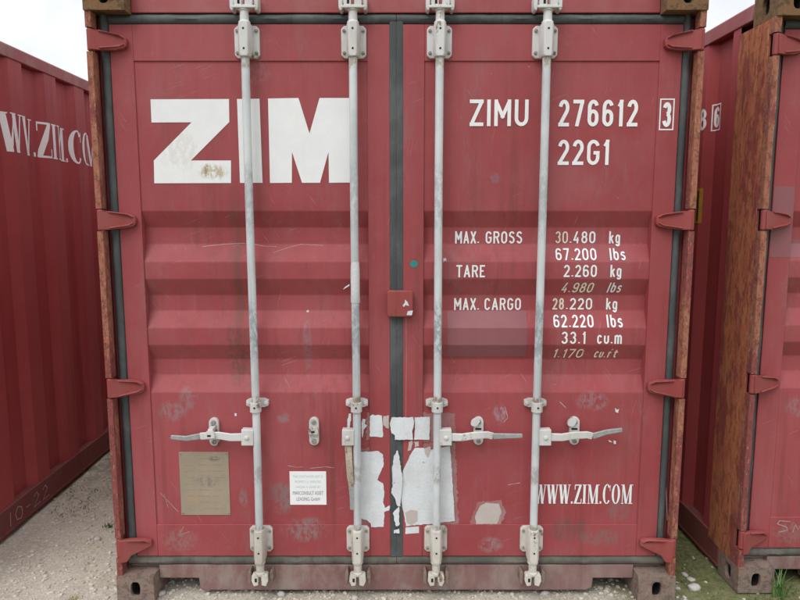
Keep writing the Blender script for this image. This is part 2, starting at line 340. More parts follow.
def clip(poly, ax, lo, hi):
    for sgn, lim in ((1, lo), (-1, -hi)):
        o = []
        for i in range(len(poly)):
            a, b = poly[i], poly[(i + 1) % len(poly)]; da, db = sgn * a[ax] - lim, sgn * b[ax] - lim
            if da >= 0: o.append(a)
            if da * db < 0:
                k = da / (da - db); o.append((a[0] + (b[0] - a[0]) * k, a[1] + (b[1] - a[1]) * k))
        poly = o
        if len(poly) < 3: return None
    return poly
def text2d(s, w, h, t=.138, gap=.15, shear=0):
    """list of (polygon, layer) filling a w x h box; stroke width t*h"""
    adv = [G[c][0] for c in s]; tot = sum(adv) + gap * (len(s) - 1); k = w / (tot * h); x = 0; res = []; T = t * h
    for c, a in zip(s, adv):
        cw = a * h * k; iw = max(cw - T, 0); layer = 0
        for pts, cl in G[c][1]:
            pp = [Vector((x + T / 2 + px * iw, T / 2 + py * (h - T))) if a > .2 else Vector((x + cw / 2, T / 2 + py * (h - T))) for px, py in pts]
            if cl: runs = [(pp, True)]
            else:
                runs, cur = [], [pp[0]]
                for i in range(1, len(pp)):
                    cur.append(pp[i])
                    if i < len(pp) - 1:
                        d1, d2 = (pp[i] - pp[i - 1]), (pp[i + 1] - pp[i])
                        if d1.length > 1e-7 and d2.length > 1e-7 and d1.normalized().dot(d2.normalized()) < .72: runs.append((cur, False)); cur = [pp[i]]
                runs.append((cur, False)); n = len(runs)
                for ri, (q, _) in enumerate(runs):
                    if ri > 0 or pts[0][1] in (0, 1): q[0] = q[0] + (q[0] - q[1]).normalized() * (T / 2)
                    if ri < n - 1 or pts[-1][1] in (0, 1): q[-1] = q[-1] + (q[-1] - q[-2]).normalized() * (T / 2)
            for q, closed in runs:
                for f in strip(q, T, closed):
                    f = [(p.x, p.y) for p in f]
                    if c not in 'g.':
                        f = clip(f, 1, 0, h)
                        if f and a > .2: f = clip(f, 0, x, x + cw)
                    if f: res.append(([(p[0] + shear * p[1], p[1]) for p in f], layer))
                layer += 1
        x += cw + gap * h * k
    return res
def lay(mb, polys, ax, breaks, f):
    """put 2-D polygons on a folded surface: cut at the folds, map each point through f(a, b, layer)"""
    bs = [-1e6] + sorted(breaks) + [1e6]
    for poly, li in polys:
        lo, hi = min(p[ax] for p in poly), max(p[ax] for p in poly)
        for a, b in zip(bs, bs[1:]):
            if b <= lo or a >= hi: continue
            q = clip([tuple(p) for p in poly], ax, a, b)
            if q: mb.face([f(p[0], p[1], li) for p in q])
# serif lettering: convex pieces in a box of height 1
def quad(x0, z0, x1, z1, w): return [(x0 - w / 2, z0), (x0 + w / 2, z0), (x1 + w / 2, z1), (x1 - w / 2, z1)]
def rect(x0, x1, z0, z1): return [(x0, z0), (x1, z0), (x1, z1), (x0, z1)]
def bowl(w, a0, a1, n=24, th=.155, tn=.05):
    res = []
    for i in range(n):
        p = []
        for k in (i, i + 1):
            a = R(a0 + (a1 - a0) * k / n); c, s = math.cos(a), math.sin(a)
            p.append(((w / 2 + w / 2 * c, .5 + .52 * s), (w / 2 + (w / 2 - th) * c, .5 + (.52 - tn) * s)))
        res.append([p[0][0], p[1][0], p[1][1], p[0][1]])
    return res
SER = {
 'W': (.78, [quad(.23, 0, .09, 1, .165), quad(.25, 0, .38, .97, .06), quad(.53, 0, .39, 1, .165), quad(.55, 0, .70, 1, .06), rect(-.02, .21, .97, 1.0), rect(.27, .49, .975, 1.005), rect(.60, .80, .97, 1)]),
 'Z': (.52, [rect(.04, .50, .94, 1), quad(.10, .06, .42, .94, .17), rect(0, .52, 0, .06), rect(.03, .085, .74, .94), rect(.465, .52, .06, .26)]),
 'I': (.28, [rect(.06, .22, .04, .96), rect(0, .28, .96, 1), rect(0, .28, 0, .04)]),
 'M': (.82, [rect(.09, .14, .04, .96), quad(.38, 0, .15, 1, .155), quad(.39, 0, .63, 1, .06), rect(.58, .735, .04, .96), rect(0, .2, .96, 1), rect(.60, .82, .962, 1.002), rect(.03, .20, 0, .04), rect(.51, .81, 0, .04)]),
 'C': (.56, bowl(.56, 42, 318) + [rect(.47, .51, .66, .97)]), 'O': (.58, bowl(.58, 0, 360)), '.': (.16, [rect(.01, .13, 0, .12)]),
}
def serif2d(s, w, h, gap=.05):
    tot = sum(SER[c][0] for c in s) + gap * (len(s) - 1); k = w / tot; x = 0; res = []
    for c in s:
        for li, p in enumerate(SER[c][1]): res.append(([((x + q[0]) * k, q[1] * h) for q in p], li if c not in 'CO' else 0))
        x += SER[c][0] + gap
    return res

# ------------------------------------------------------------------ container dimensions
HW, HT, LEN = 1.219, 2.591, 6.058
X_SEAM_L = (at(133.5, 61, 0).x, at(367.2, 61, 0).x)      # corrugated sheet of the left leaf
X_SEAM_R = (at(424.5, 61, 0).x, at(660, 61, 0).x)
Z_TOP, Z_BOT = at(400, 61, 0).z, at(400, 524.5, 0).z
PF, PD = .006, .042                                        # sheet sits 6 mm back, grooves 36 mm deeper
zz = lambda py, Y: at(400, py, Y).z
GROOVES = [(zz(211, PF), zz(227.5, PD), zz(244, PD), zz(262, PF)), (zz(279, PF), zz(295, PD), zz(310.5, PD), zz(328, PF)),
           (zz(345, PF), zz(359, PD), zz(374.5, PD), zz(392.5, PF))]
PROF = [(Z_TOP, PF)] + [p for g in GROOVES for p in zip(g, (PF, PD, PD, PF))] + [(Z_BOT, PF)]
def sheet_y(z):
    for (z0, y0), (z1, y1) in zip(PROF, PROF[1:]):
        if z1 <= z <= z0: return y0 + (y1 - y0) * (z0 - z) / (z0 - z1)
    return 0.0
def door_y(x, z):
    for a, b in (X_SEAM_L, X_SEAM_R):
        if a < x < b and Z_BOT < z < Z_TOP: return sheet_y(z)
    return 0.0
DZ0, DZ1 = at(400, 556, 0).z, at(400, 24.3, 0).z           # door leaf, bottom and top edge
GL, GR = at(114, 125, 0).x, at(678.5, 125, 0).x            # leaf edges beside the side gaskets
CL, CR = at(390, 300, 0).x, at(403, 300, 0).x            # leaf edges beside the middle gasket
HINGE_Y = (42, 220, 386, 543.5)
HINGE_Z = [at(100, y, -.01).z for y in HINGE_Y]
LIP = .025
RIM, FR, POST = .030, -.055, .225        # width of the post's front edge, its plane, depth of the post

def smooth_outline(pts, it=1):
    for _ in range(it):
        o = []
        for i in range(len(pts)):
            a, b = pts[i], pts[(i + 1) % len(pts)]
            o += [(a[0] * .8 + b[0] * .2, a[1] * .8 + b[1] * .2), (a[0] * .2 + b[0] * .8, a[1] * .2 + b[1] * .8)]
        pts = o
    return pts

def casting(sx, z0, z1, y0, y1, x_out, x_in):
    """corner block with an oval opening in the front and in the outer side"""
    mb = MB(); n = 24
    def holed(fp, a0, a1, b0, b1, ra, rb, depth):
        ca, cb = (a0 + a1) / 2, (b0 + b1) / 2
        o, h = [], []
        for i in range(n):
            t = 2 * math.pi * (i + .5) / n; c, s = math.cos(t), math.sin(t)
            k = 1 / max(abs(c), abs(s)); o.append((ca + (a1 - a0) / 2 * c * k, cb + (b1 - b0) / 2 * s * k))
            e = (abs(c) ** 3 + abs(s) ** 3) ** (-1 / 3); h.append((ca + ra * c * e, cb + rb * s * e))
        corners = [(a0, b0), (a1, b0), (a1, b1), (a0, b1)]
        for i in range(n):
            j = (i + 1) % n; mb.face([fp(*o[i], 0), fp(*o[j], 0), fp(*h[j], 0), fp(*h[i], 0)])
            for q in corners:
                if (abs(o[i][0] - q[0]) < 1e-9) != (abs(o[j][0] - q[0]) < 1e-9) and abs(o[i][0] - q[0]) + abs(o[j][0] - q[0]) < (a1 - a0) * .5 and \
                   abs(o[i][1] - q[1]) + abs(o[j][1] - q[1]) < (b1 - b0) * .5:
                    mb.face([fp(*o[i], 0), fp(*q, 0), fp(*o[j], 0)])
        mb.cur = 0
        for i in range(n):
            j = (i + 1) % n; mb.face([fp(*h[i], 0), fp(*h[j], 0), fp(*h[j], .016), fp(*h[i], .016)])
        mb.cur = 1
        for i in range(n):
            j = (i + 1) % n; mb.face([fp(*h[i], .016), fp(*h[j], .016), fp(*h[j], depth), fp(*h[i], depth)])
        mb.face([fp(*p, depth) for p in h]); mb.cur = 0
    zc0, zc1 = z0, z1
    holed(lambda a, b, d: (a, y0 + d, b), min(x_out, x_in), max(x_out, x_in), zc0, zc1, .021, .034, .07)
    holed(lambda a, b, d: (x_out - sx * d, a, b), y0, y1, zc0, zc1, .026, .036, .05)
    mb.face([(x_in, y0, z0), (x_in, y1, z0), (x_in, y1, z1), (x_in, y0, z1)]); mb.face([(x_out, y1, z0), (x_out, y1, z1), (x_in, y1, z1), (x_in, y1, z0)])
    for z in (z0, z1): mb.face([(x_out, y0, z), (x_in, y0, z), (x_in, y1, z), (x_out, y1, z)])
    return mb

def wall_profile(y0, y1, pitch=.372, depth=.036):
    fl, slp = pitch * .355, pitch * .145; y = y0; p = [(y, 0)]
    y += fl * .5; p.append((y, 0))
    while y + pitch < y1 - .05:
        p += [(y + slp, depth), (y + slp + fl, depth), (y + 2 * slp + fl, 0), (y + pitch, 0)]; y += pitch
    p.append((y1, 0)); return p

# lock bar x positions on the container face
BARS = [(at(252.6, 300, -.045).x, -1), (at(355.4, 300, -.045).x, -1), (at(438, 300, -.045).x, 1), (at(539.8, 300, -.045).x, 1)]
BY, BR = -.047, .0165

def bracket(x, zc, w, h, body_w, name, mat, par, ext=0.0):
    mb = MB(); c = .012
    o = [(x - w / 2, zc - h / 2 + c), (x - w / 2 + c, zc - h / 2), (x + w / 2 - c, zc - h / 2), (x + w / 2, zc - h / 2 + c),
         (x + w / 2, zc + h / 2 - c), (x + w / 2 - c, zc + h / 2), (x - w / 2 + c, zc + h / 2), (x - w / 2, zc + h / 2 - c)]
    mb.prism(o, -.014, .0045)
    b = body_w / 2
    za, zb = zc - h / 2 - .004 - ext, zc + h / 2 + .004
    rg = lambda z, k: [(x - b * k, -.0138, z), (x - b * k, -.054, z), (x - b * .62 * k, -.073, z), (x + b * .62 * k, -.073, z), (x + b * k, -.054, z), (x + b * k, -.0138, z)]
    mb.ringtube([rg(za, .8), rg(za + .012, 1), rg(zb - .012, 1), rg(zb, .8)])
    o_ = mb.build(name, mat, par, bevel=.003)
    for sx in (-1, 1):
        for sz in (-1, 1):
            k = MB(); k.knob(x + sx * (w / 2 - .012), zc + sz * (h / 2 - .02), .0065, -.022, -.0138); k.build('bolt', M['bolt'], par)
    for sz in (-1, 1):
        k = MB(); k.knob(x, zc + sz * h * .30, .0042, -.0748, -.0728, 8); k.build('grease_hole', M['hole'], par)

def make_container(root, marked):
    """shell, doors and lock gear in container coordinates: front face at y = 0, width along x"""
    P = dict(parent=root)
    zc = .118
    # corner posts
    for sx in (-1, 1):
        mb = MB(); mb.box(sx * HW, sx * (HW - .008), FR + .0465, POST, zc, HT - .118); mb.box(sx * (HW - .0085), sx * (HW - .13), .044, .052, zc, HT - .118)
        mb.box(sx * (HW - .006), sx * (HW - .05), POST - .013, POST, zc, HT - .118)
        post = mb.build('corner_post', M['rustpost'], root, bevel=.002)
        ch = MB(); ch.box(sx * (HW - .013), sx * (HW - .125), .030, .0435, zc + .002, HT - .12); ch.box(sx * (HW - .0085), sx * (HW - .0125), FR + .048, .0435, zc + .002, HT - .12)
        ch.build('channel', M['frame'], post, bevel=.002)
        rim = MB(); segs = [zc] + [z for h in reversed(HINGE_Z) for z in (h - .046, h + .046)] + [HT - .118]
        for a, b in zip(segs[::2], segs[1::2]):
            k = 7; ys = [a + (b - a) * i / k for i in range(k + 1)]
            rg = []
            for i, z in enumerate(ys):
                w = 0 if i in (0, k) else rnd.uniform(-.0016, .0016)
                rg.append([(sx * HW, FR + .046, z), (sx * HW, FR + .003, z), (sx * (HW - .003), FR + w * .4, z), (sx * (HW - LIP + .002) + w, FR - w * .4, z), (sx * (HW - LIP) + w, FR + .002, z), (sx * (HW - LIP), FR + .046, z)])
            rim.ringtube(rg)
        rim.build('rim', M['rim'], post)
        for (z0, z1, mat) in ((0, .118, M['casting']), (HT - .118, HT, M['cast_top'])):
            casting(sx, z0, z1, FR - .008, FR + .170, sx * HW, sx * (HW - .162)).build('corner_casting', [mat, M['hole']], root, bevel=.003)
            # far end
            o = MB(); o.box(sx * HW, sx * (HW - .162), LEN - .178, LEN, z0, z1); o.build('corner_casting', mat, root, bevel=.006)
        o = MB(); o.box(sx * (HW - .003), sx * (HW - .13), LEN - .16, LEN - .004, zc, HT - .118); o.build('corner_post', M['rail'], root, bevel=.004)
        # side wall, rails
        pr = wall_profile(POST, LEN - .16)
        mb = MB(); z0, z1 = .158, HT - .085; xw = sx * (HW - .008)
        for (ya, da), (yb, db) in zip(pr, pr[1:]):
            mb.face([(xw - sx * da, ya, z0), (xw - sx * db, yb, z0), (xw - sx * db, yb, z1), (xw - sx * da, ya, z1)])
        w = mb.build('side_wall', M['wall'], root, smooth=0)
        mb = MB(); mb.box(sx * (HW - .002), sx * (HW - .062), .125, LEN - .178, HT - .085, HT - .018); mb.build('top_rail', M['rail'], root, bevel=.005)
        mb = MB(); mb.box(sx * (HW - .002), sx * (HW - .05), .125, LEN - .178, .022, .158); mb.box(sx * (HW - .0005), sx * (HW - .012), .125, LEN - .178, .016, .034)
        mb.build('bottom_rail', M['rail_low'], root, bevel=.004)
    mb = MB(); mb.box(-HW + .01, HW - .01, .06, LEN - .01, HT - .04, HT - .012); mb.build('roof', M['roof'], root, bevel=.004)
    mb = MB(); mb.box(-HW + .06, HW - .06, .056, LEN - .05, .13, .16)
    for i in range(14): mb.box(-HW + .06, HW - .06, .3 + i * .4, .36 + i * .4, .045, .1295)
    mb.build('floor', M['dark'], root)
    mb = MB(); mb.box(-HW + .13, HW - .13, LEN - .06, LEN - .02, .1, HT - .05); mb.build('end_wall', M['wall'], root)
    # header and sill
    mb = MB(); mb.box(-HW + .163, HW - .163, .0, .055, at(400, 12.8, 0).z, HT - .006); mb.box(-HW + .13, HW - .13, .0435, .052, 2.38, HT - .02)
    mb.build('header', M['frame'], root, bevel=.003)
    zs0, zs1 = zz(590, 0), zz(565, 0); zn = zz(578, 0)
    xs0, xs1 = at(200, 584, 0).x, at(591, 584, 0).x
    mb = MB(); xl = HW - .164
    mb.prism([(-xl, zn), (xs0 - .004, zn), (xs0, zs0 + .006), (xs0 + .01, zs0), (xs1 - .02, zs0), (xs1 + .004, zs0 + .012), (xs1 + .008, zn), (xl, zn), (xl, zs1), (-xl, zs1)], .0, .055)
    mb.build('sill', M['sill'], root, bevel=.003)
    mb = MB(); mb.box(-HW + RIM + .002, HW - RIM - .002, .024, .053, .119, DZ0 - .012)
    mb.build('threshold', M['sill'], root, bevel=.002)
    # doors
    for side, (x0, x1, seam) in enumerate(((GL, CL, X_SEAM_L), (CR, GR, X_SEAM_R))):
        fm = MB()
        fm.box(x0, seam[0], 0, .05, DZ0, DZ1); fm.box(seam[1], x1, 0, .05, DZ0, DZ1)
        fm.box(seam[0], seam[1], 0, .05, Z_TOP, DZ1); fm.box(seam[0], seam[1], 0, .05, DZ0, Z_BOT)
        dm = M['door_l' if side == 0 else 'door_r']; d = fm.build('door', dm, root, bevel=.002)
        p = MB(); q = [PROF[0]]
        for (u, v, w) in zip(PROF, PROF[1:], PROF[2:]):
            u, v, w = Vector(u), Vector(v), Vector(w); a0 = v + (u - v).normalized() * .0045; a1 = v + (w - v).normalized() * .0045
            for i in range(5): f = i / 4; q.append(tuple(a0 * (1 - f) ** 2 + v * 2 * f * (1 - f) + a1 * f * f))
        q.append(PROF[-1]); nq = len(q)
        p.raw([(seam[0], y, z) for z, y in q] + [(seam[1], y, z) for z, y in q], [(i, i + 1, nq + i + 1, nq + i) for i in range(nq - 1)])
        p.build('corrugated_panel', dm, d, smooth=40)
        # gasket
        out_x = (-1 if side == 0 else 1) * (HW - RIM - .0008)
        zt, zb_ = at(400, 12.8, 0).z, zz(565.5, 0)
        def tubez(xa, xb, za, zb2, wob=.0015, lip=.010, crown=-.006):
            g = MB(); k = 40; rg = []; ph = rnd.uniform(0, 9)
            for i in range(k + 1):
                z = za + (zb2 - za) * i / k; o = rnd.uniform(-wob, wob) + wob * math.sin(i * .7 + ph); w = xb - xa
                rg.append([(xa, .03, z), (xa + o * .3, lip, z), (xa + w * .2 + o, crown * .3, z), (xa + w * .5 + o, crown + o, z), (xa + w * .8 + o, crown * .3, z), (xb + o * .3, lip, z), (xb, .03, z)])
            g.ringtube(rg); g.build('door_gasket', M['rubber'], d, smooth=60)
        def tubex(xa, xb, za, zb2, wob, mat):
            g = MB(); k = 40; rg = []; ph = rnd.uniform(0, 9)
            for i in range(k + 1):
                x = xa + (xb - xa) * i / k; o = rnd.uniform(-wob, wob) + wob * math.sin(i * .6 + ph); w = zb2 - za
                rg.append([(x, .03, za), (x, .010, za + o * .4), (x, .0, za + w * .22 + o), (x, -.006 + o, za + w * .5 + o), (x, .0, za + w * .78 + o), (x, .010, zb2 + o * .4), (x, .03, zb2)])
            g.ringtube(rg); g.build('door_gasket', mat, d, smooth=60)
        xm = (CL + CR) / 2
        if side == 0:
            tubez(out_x, GL - .0005, DZ0 - .002, zt); tubez(CL + .0003, xm - .0002, DZ0 - .002, DZ1 + .012, .0005, .001, -.0005); xa, xb = GL, xm - .001
        else:
            tubez(GR + .0005, out_x, DZ0 - .002, zt); tubez(xm + .0003, CR - .0003, DZ0 - .002, DZ1 + .012, .0005, .001, -.0010); xa, xb = xm + .001, GR
        tubex(xa, xb, DZ1 + .0006, zt - .002, .0012, M['rubber'])
        tubex(min(xa, out_x), max(xb, out_x), zb_, DZ0 - .0006, .002, M['rubber_dusty'])
        # hinges
        for hi, z in enumerate(HINGE_Z):
            sx = -1 if side == 0 else 1
            X = lambda k: sx * (HW - k)
            last = hi == 3
            h = MB()
            h.lathe(X(.0135), FR + .0125, [(.010, z - .042), (.013, z - .040), (.013, z + .040), (.010, z + .042)], 14)
            ol = [(X(.016), z + .045), (X(.036), z + .043), (X(.06), z + .039), (X(.10), z + .034), (X(.13), z + .026), (X(.143), z + .017), (X(.147), z + .002), (X(.145), z - .020), (X(.135), z - .032), (X(.10), z - .040), (X(.05), z - .046), (X(.016), z - .046)]
            if last: ol = [(X(.016), z + .042), (X(.06), z + .040), (X(.12), z + .030), (X(.143), z + .022), (X(.146), z - .006), (X(.125), z - .020), (X(.095), z - .032), (X(.062), z - .048), (X(.046), z - .075), (X(.016), z - .078)]
            h.prism(ol, -.022, -.0005)
            for sgn in (1, -1):
                a = [(X(.05), z + sgn * .042), (X(.12), z + sgn * .028), (X(.140), z + sgn * .016), (X(.136), z + sgn * .010), (X(.12), z + sgn * .019), (X(.05), z + sgn * .034)]
                if last and sgn < 0: continue
                h.prism(a, -.029, -.0215)
            for i in range(56, len(h.v)):
                x, y, zq = h.v[i]; k = HW - abs(x); zq = z + (zq - z) * .86; h.v[i] = (x, y + (FR + .016) * min(1, max(0, (.095 - k) / .062)), zq)
            h.build('hinge', M['hinge'], d, bevel=.003)
    # lock bars
    zt1, zt0 = at(400, 41, -.03).z, zz(541, -.03)
    zg = zz(404.5, -.03); zh = zz(437, -.05)
    for bi, (bx, hs) in enumerate(BARS):
        mb = MB()
        zlo, zhi = zz(566, BY), at(400, 18, BY).z
        k = 30; bend = rnd.uniform(.001, .003) * (-1 if bi == 3 else 1)
        pts = []
        for i in range(k + 1):
            f = i / k; z = zlo + (zhi - zlo) * f
            pts.append((bx + bend * math.sin(f * math.pi * 2), BY, z))
        mb.ringtube([[(x + BR * math.cos(2 * math.pi * j / 20), y + BR * math.sin(2 * math.pi * j / 20), z) for j in range(20)] for x, y, z in pts])
        bar = mb.build('locking_bar', M['bar'], root, smooth=50)
        for (zc_, nm, mat, ext) in ((zt1, 'bearing_bracket', M['bracket'], 0), (zt0, 'bearing_bracket', M['bracket_low'], .022)):
            bracket(bx, zc_, .100, .125 if ext == 0 else .118, .050, nm, mat, bar, ext)
        if bi == 1 and marked:
            mb = MB(); mb.lathe(bx, BY, [(.0172, zz(303, BY)), (.0192, zz(302, BY)), (.0184, zz(290, BY)), (.0190, zz(276, BY)), (.0182, zz(268, BY)), (.0170, zz(262, BY))], 20)
            mb.build('tape_wrap', M['paper'], bar)
            mb = MB(); q1, q2 = at(343, 288.5, BY), at(349.5, 285, BY); mb.prism([(q1.x, q1.z - .004), (q2.x, q2.z - .003), (q2.x, q2.z + .004), (q1.x + .008, q1.z + .006)], BY - .002, BY); mb.build('tape_end', M['paper'], bar)
        # guide clamp
        mb = MB(); mb.prism(smooth_outline([(bx - .047, zg - .016), (bx + .047, zg - .016), (bx + .047, zg + .020), (bx - .047, zg + .020)]), -.016, .0065)
        mb.ringtube([[(bx + (.024) * math.cos(t), BY + (.024) * math.sin(t), z) for t in [2 * math.pi * j / 18 for j in range(18)]] for z in (zg - .026, zg + .016)])
        mb.cur = 1; mb.knob(bx, zg - .004, .0045, BY - .0265, BY - .0235, 8)
        mb.cur = 0
        for sx in (-1, 1): mb.knob(bx + sx * .036, zg + .002, .008, -.022, -.0158)
        mb.build('guide_clamp', [M['bracket'], M['hole']], bar, bevel=.002)
        # collars and cams
        for top in (True, False):
            mb = MB(); s = 1 if top else -1
            z0 = zhi if top else zlo
            mat = M['bracket'] if top else M['bracket_low']
            zz0 = z0 - s * .028
            mb.lathe(bx, BY, [(.022, zz0), (.0235, zz0 + s * .006), (.0235, zz0 + s * .012), (.018, zz0 + s * .018), (.017, zz0 + s * .052), (.0215, zz0 + s * .056), (.0215, zz0 + s * .066)])
            zb2 = zz0 + s * .066
            for q in (-1, 1):
                mb.prism([(bx + q * .006, zb2 - s * .004), (bx + q * .034, zb2 - s * .002), (bx + q * .036, zb2 + s * .022), (bx + q * .026, zb2 + s * .046), (bx + q * .008, zb2 + s * .042)], BY - .018, BY + .016)
            mb.box(bx - .03, bx + .03, BY - .008, BY + .016, zb2 - s * .006, zb2 + s * .012)
            mb.cur = 1; mb.box(bx - .022, bx - .012, BY - .0186, BY - .0170, zb2 + s * .010, zb2 + s * .028); mb.cur = 0
            mb.build('cam', [mat, M['hole']], bar, bevel=.003)
            zk = zb2 + s * .018
            for q in (-1, 1):
                mb = MB(); mb.prism(smooth_outline([(bx + q * .040, zk - .030), (bx + q * .056, zk - .026), (bx + q * .056, zk + .030), (bx + q * .040, zk + .034)]), BY - .004, .0008)
                mb.build('cam_keeper', M['casting'] if not top else M['bracket'], bar, bevel=.003)
            if top:
                mb = MB(); mb.box(bx - .045, bx + .050, BY - .024, BY - .0185, zk - .024, zk - .014); mb.build('cam_keeper', M['bracket'], bar, bevel=.002)
        # handle hub
        hx = bx + hs * .034
        mb = MB(); mb.prism([(bx + hs * .010, zh + .034), (bx + hs * .060, zh + .036), (bx + hs * .062, zh - .034), (bx + hs * .010, zh - .034)], BY - .016, BY + .020)
        mb.knob(bx + hs * .038, zh, .010, BY - .022, BY - .0155)
        hub = mb.build('handle_hub', M['bracket'], bar, bevel=.004)
        # handle
        mb = MB()
        def flat(path, w0, w1, t0=.010):
            rg = []; n = len(path)
            for i, (x, y, z) in enumerate(path):
                a = Vector(path[max(i - 1, 0)]); b = Vector(path[min(i + 1, n - 1)]); d = (b - a).normalized()
                up = Vector((0, 1, 0)).cross(d).normalized(); w = (w0 + (w1 - w0) * i / (n - 1)) / 2
                nn = d.cross(up).normalized() * (t0 / 2); c = Vector((x, y, z))
                rg.append([c + up * w + nn, c + up * w - nn, c - up * w - nn, c - up * w + nn])
            mb.ringtube(rg)
        if bi == 1 and marked:
            flat([(hx - .002, BY, zh - .030), (hx + .002, BY - .012, zh - .10), (hx + .006, BY - .014, zh - .17), (hx + .012, BY - .004, zh - .22)], .030, .026)
            mb.build('handle', M['worn_handle'], bar, bevel=.003)
            mb = MB(); flat([(hx + .012, BY - .004, zh - .2205), (hx + .014, BY - .004, zh - .27), (hx + .013, BY - .004, zh - .325)], .026, .020)
            mb.build('handle_grip', M['steel'], bar, bevel=.003)
        else:
            dz = {0: (-.012, .0), 1: (-.012, .0), 2: (.004, .006), 3: (.012, .032)}[bi]
            e0 = bx + hs * .058
            mid = [(e0, BY - .004, zh), (e0 + hs * .05, BY - .010, zh + .001), (e0 + hs * .10, BY - .012, zh + .010), (e0 + hs * .155, BY - .010, zh + .012 * (1 if hs > 0 else .6)), (e0 + hs * .18, BY - .004, zh + .004)]
            flat(mid, .034, .030)
            mb.build('handle', M['bracket'], bar, bevel=.003)
            mb = MB()
            flat([(e0 + hs * .1802, BY - .004, zh + .004), (e0 + hs * .24, BY - .004, zh + dz[0] * .5 + dz[1] * .5), (e0 + hs * .305, BY - .004, zh + dz[1])], .026, .018)
            mb.build('handle_grip', M['steel'], bar, bevel=.003)
    # handle catches
    for ci, (px, py) in enumerate(((214, 432), (314, 431.5), (478.5, 431), (574.5, 431))):
        c = at(px, py, -.01); mb = MB()
        w, h = .021, .062
        ol = arc(c.x, c.z + h - w, w, w, 0, 180, 8) + arc(c.x, c.z - h + w, w, w, 180, 360, 8)
        mb.prism(ol, -.012, .0065)
        b = mb.build('handle_catch', M['bracket'], root, bevel=.002)
        k = MB()
        k.knob(c.x, c.z + .043, .010, -.022, -.0118); k.build('bolt', M['bolt'], b); k = MB(); k.knob(c.x, c.z - .043, .010, -.022, -.0118); k.build('bolt', M['bolt'], b)
        k = MB()
        dx = -.014 if ci >= 2 else .0
        ol = smooth_outline([(c.x - .022, c.z - .006), (c.x + .022, c.z - .006), (c.x + .020, c.z + .016), (c.x + .010, c.z + .026), (c.x - .010, c.z + .026), (c.x - .022, c.z + .014)])
        if ci < 2: k.prism(ol, -.078 if ci == 0 else -.034, -.0635 if ci == 0 else -.0122)
        else: k.prism(smooth_outline([(c.x - .036, c.z + .030), (c.x - .012, c.z + .024), (c.x + .006, c.z + .050), (c.x - .010, c.z + .064), (c.x - .032, c.z + .052)]), -.030, -.0122)
        if ci == 0: k.box(c.x - .010, c.x + .010, -.0638, -.0122, c.z + .008, c.z + .03)
        k.cur = 1
        if ci < 2: k.prism(rect(c.x - .009, c.x + .006, c.z + .002, c.z + .010), -.0795 if ci == 0 else -.0355, -.0785 if ci == 0 else -.0345)
        else: k.prism(rect(c.x - .014, c.x + .012, c.z + .006, c.z + .014), -.0135, -.0122)
        k.build('latch', [M['bracket'], M['hole']], b, bevel=.002)
    # cover over the meeting edge of the two leaves
    mb = MB(); a, b = at(387, 290.5, -.03), at(413, 317, -.03)
    rr_ = .012; mb.prism(arc(b.x - rr_, a.z - rr_, rr_, rr_, 0, 90, 4) + arc(a.x + rr_, a.z - rr_, rr_, rr_, 90, 180, 4) + arc(a.x + rr_, b.z + rr_, rr_, rr_, 180, 270, 4) + arc(b.x - rr_, b.z + rr_, rr_, rr_, 270, 360, 4), -.034, -.0062)
    cv = mb.build('lock_cover', M['hinge'], root, bevel=.005, seg=3)

M['worn_handle'] = rusty('chipped handle', ((.40, .34, .25), (.46, .42, .35), (.20, .12, .07), (.30, .29, .27)), (30, 30, 9))

# ------------------------------------------------------------------ the three containers
main = tag(empty('shipping_container'), 'faded red container with big white letters and torn paper on its doors', 'shipping container', 'red shipping containers in a row')
make_container(main, True)
LEFT_RZ, RIGHT_RZ = R(1.3), R(.8)
lc = Vector((-2.026, -.06, 0)); lr = lc + Vector((-HW * math.cos(LEFT_RZ), -HW * math.sin(LEFT_RZ), 0))
left = tag(empty('shipping_container', lr, LEFT_RZ), 'dark red container showing its ribbed long side beside the gravel strip', 'shipping container', 'red shipping containers in a row')
rc = Vector((1.527, .005 - FR + .008, 0)); rr = rc + Vector((HW * math.cos(RIGHT_RZ), HW * math.sin(RIGHT_RZ), 0))
right = tag(empty('shipping_container', rr, RIGHT_RZ), 'red container with a broad rusty orange corner post, a grass tuft at its foot', 'shipping container', 'red shipping containers in a row')
make_container(left, False); make_container(right, False)

# ------------------------------------------------------------------ markings of the middle container
def on_door(name, items, mat, lift=.0022):
    br = [z for z, _ in PROF]
    for (s, x0, x1, yt, yb, kw) in items:
        mb = MB(); kw = dict(kw); serif = kw.pop('serif', False)
        p = at((x0 + x1) / 2, (yt + yb) / 2, 0); Y = door_y(p.x, p.z)
        a, b = at(x0, yb, Y), at(x1, yt, Y)
        sh = kw.get('shear', 0); w = (b.x - a.x) - sh * (b.z - a.z)
        pol = serif2d(s, w, b.z - a.z) if serif else text2d(s, w, b.z - a.z, **kw)
        pol = [([(p[0] + a.x, p[1] + a.z) for p in q], li) for q, li in pol]
        lay(mb, pol, 1, br, lambda x, z, li: (x, door_y(x, z) - lift - li * .0003, z))
        mb.build(name, mat, main, smooth=0)
mb = MB(); Y = PF - .0015
for poly in ([(150.5, 99.3), (229, 99), (229.3, 122), (191, 160.5), (231, 160.5), (231, 183), (154.3, 183.3), (153.8, 160.5), (191.5, 122.3), (151.5, 122.5)],
             [(237, 99), (259.5, 98.7), (262.5, 182.8), (240, 183)],
             [(268, 98.5), (298.5, 98), (309.5, 133.5), (319.5, 98), (354, 98), (355, 182.5), (329, 182.8), (328.5, 152), (320, 182.8), (302, 182.8), (292, 152), (291.8, 182.8), (270, 183)]):
    mb.face([at(x, y, Y) for x, y in poly])
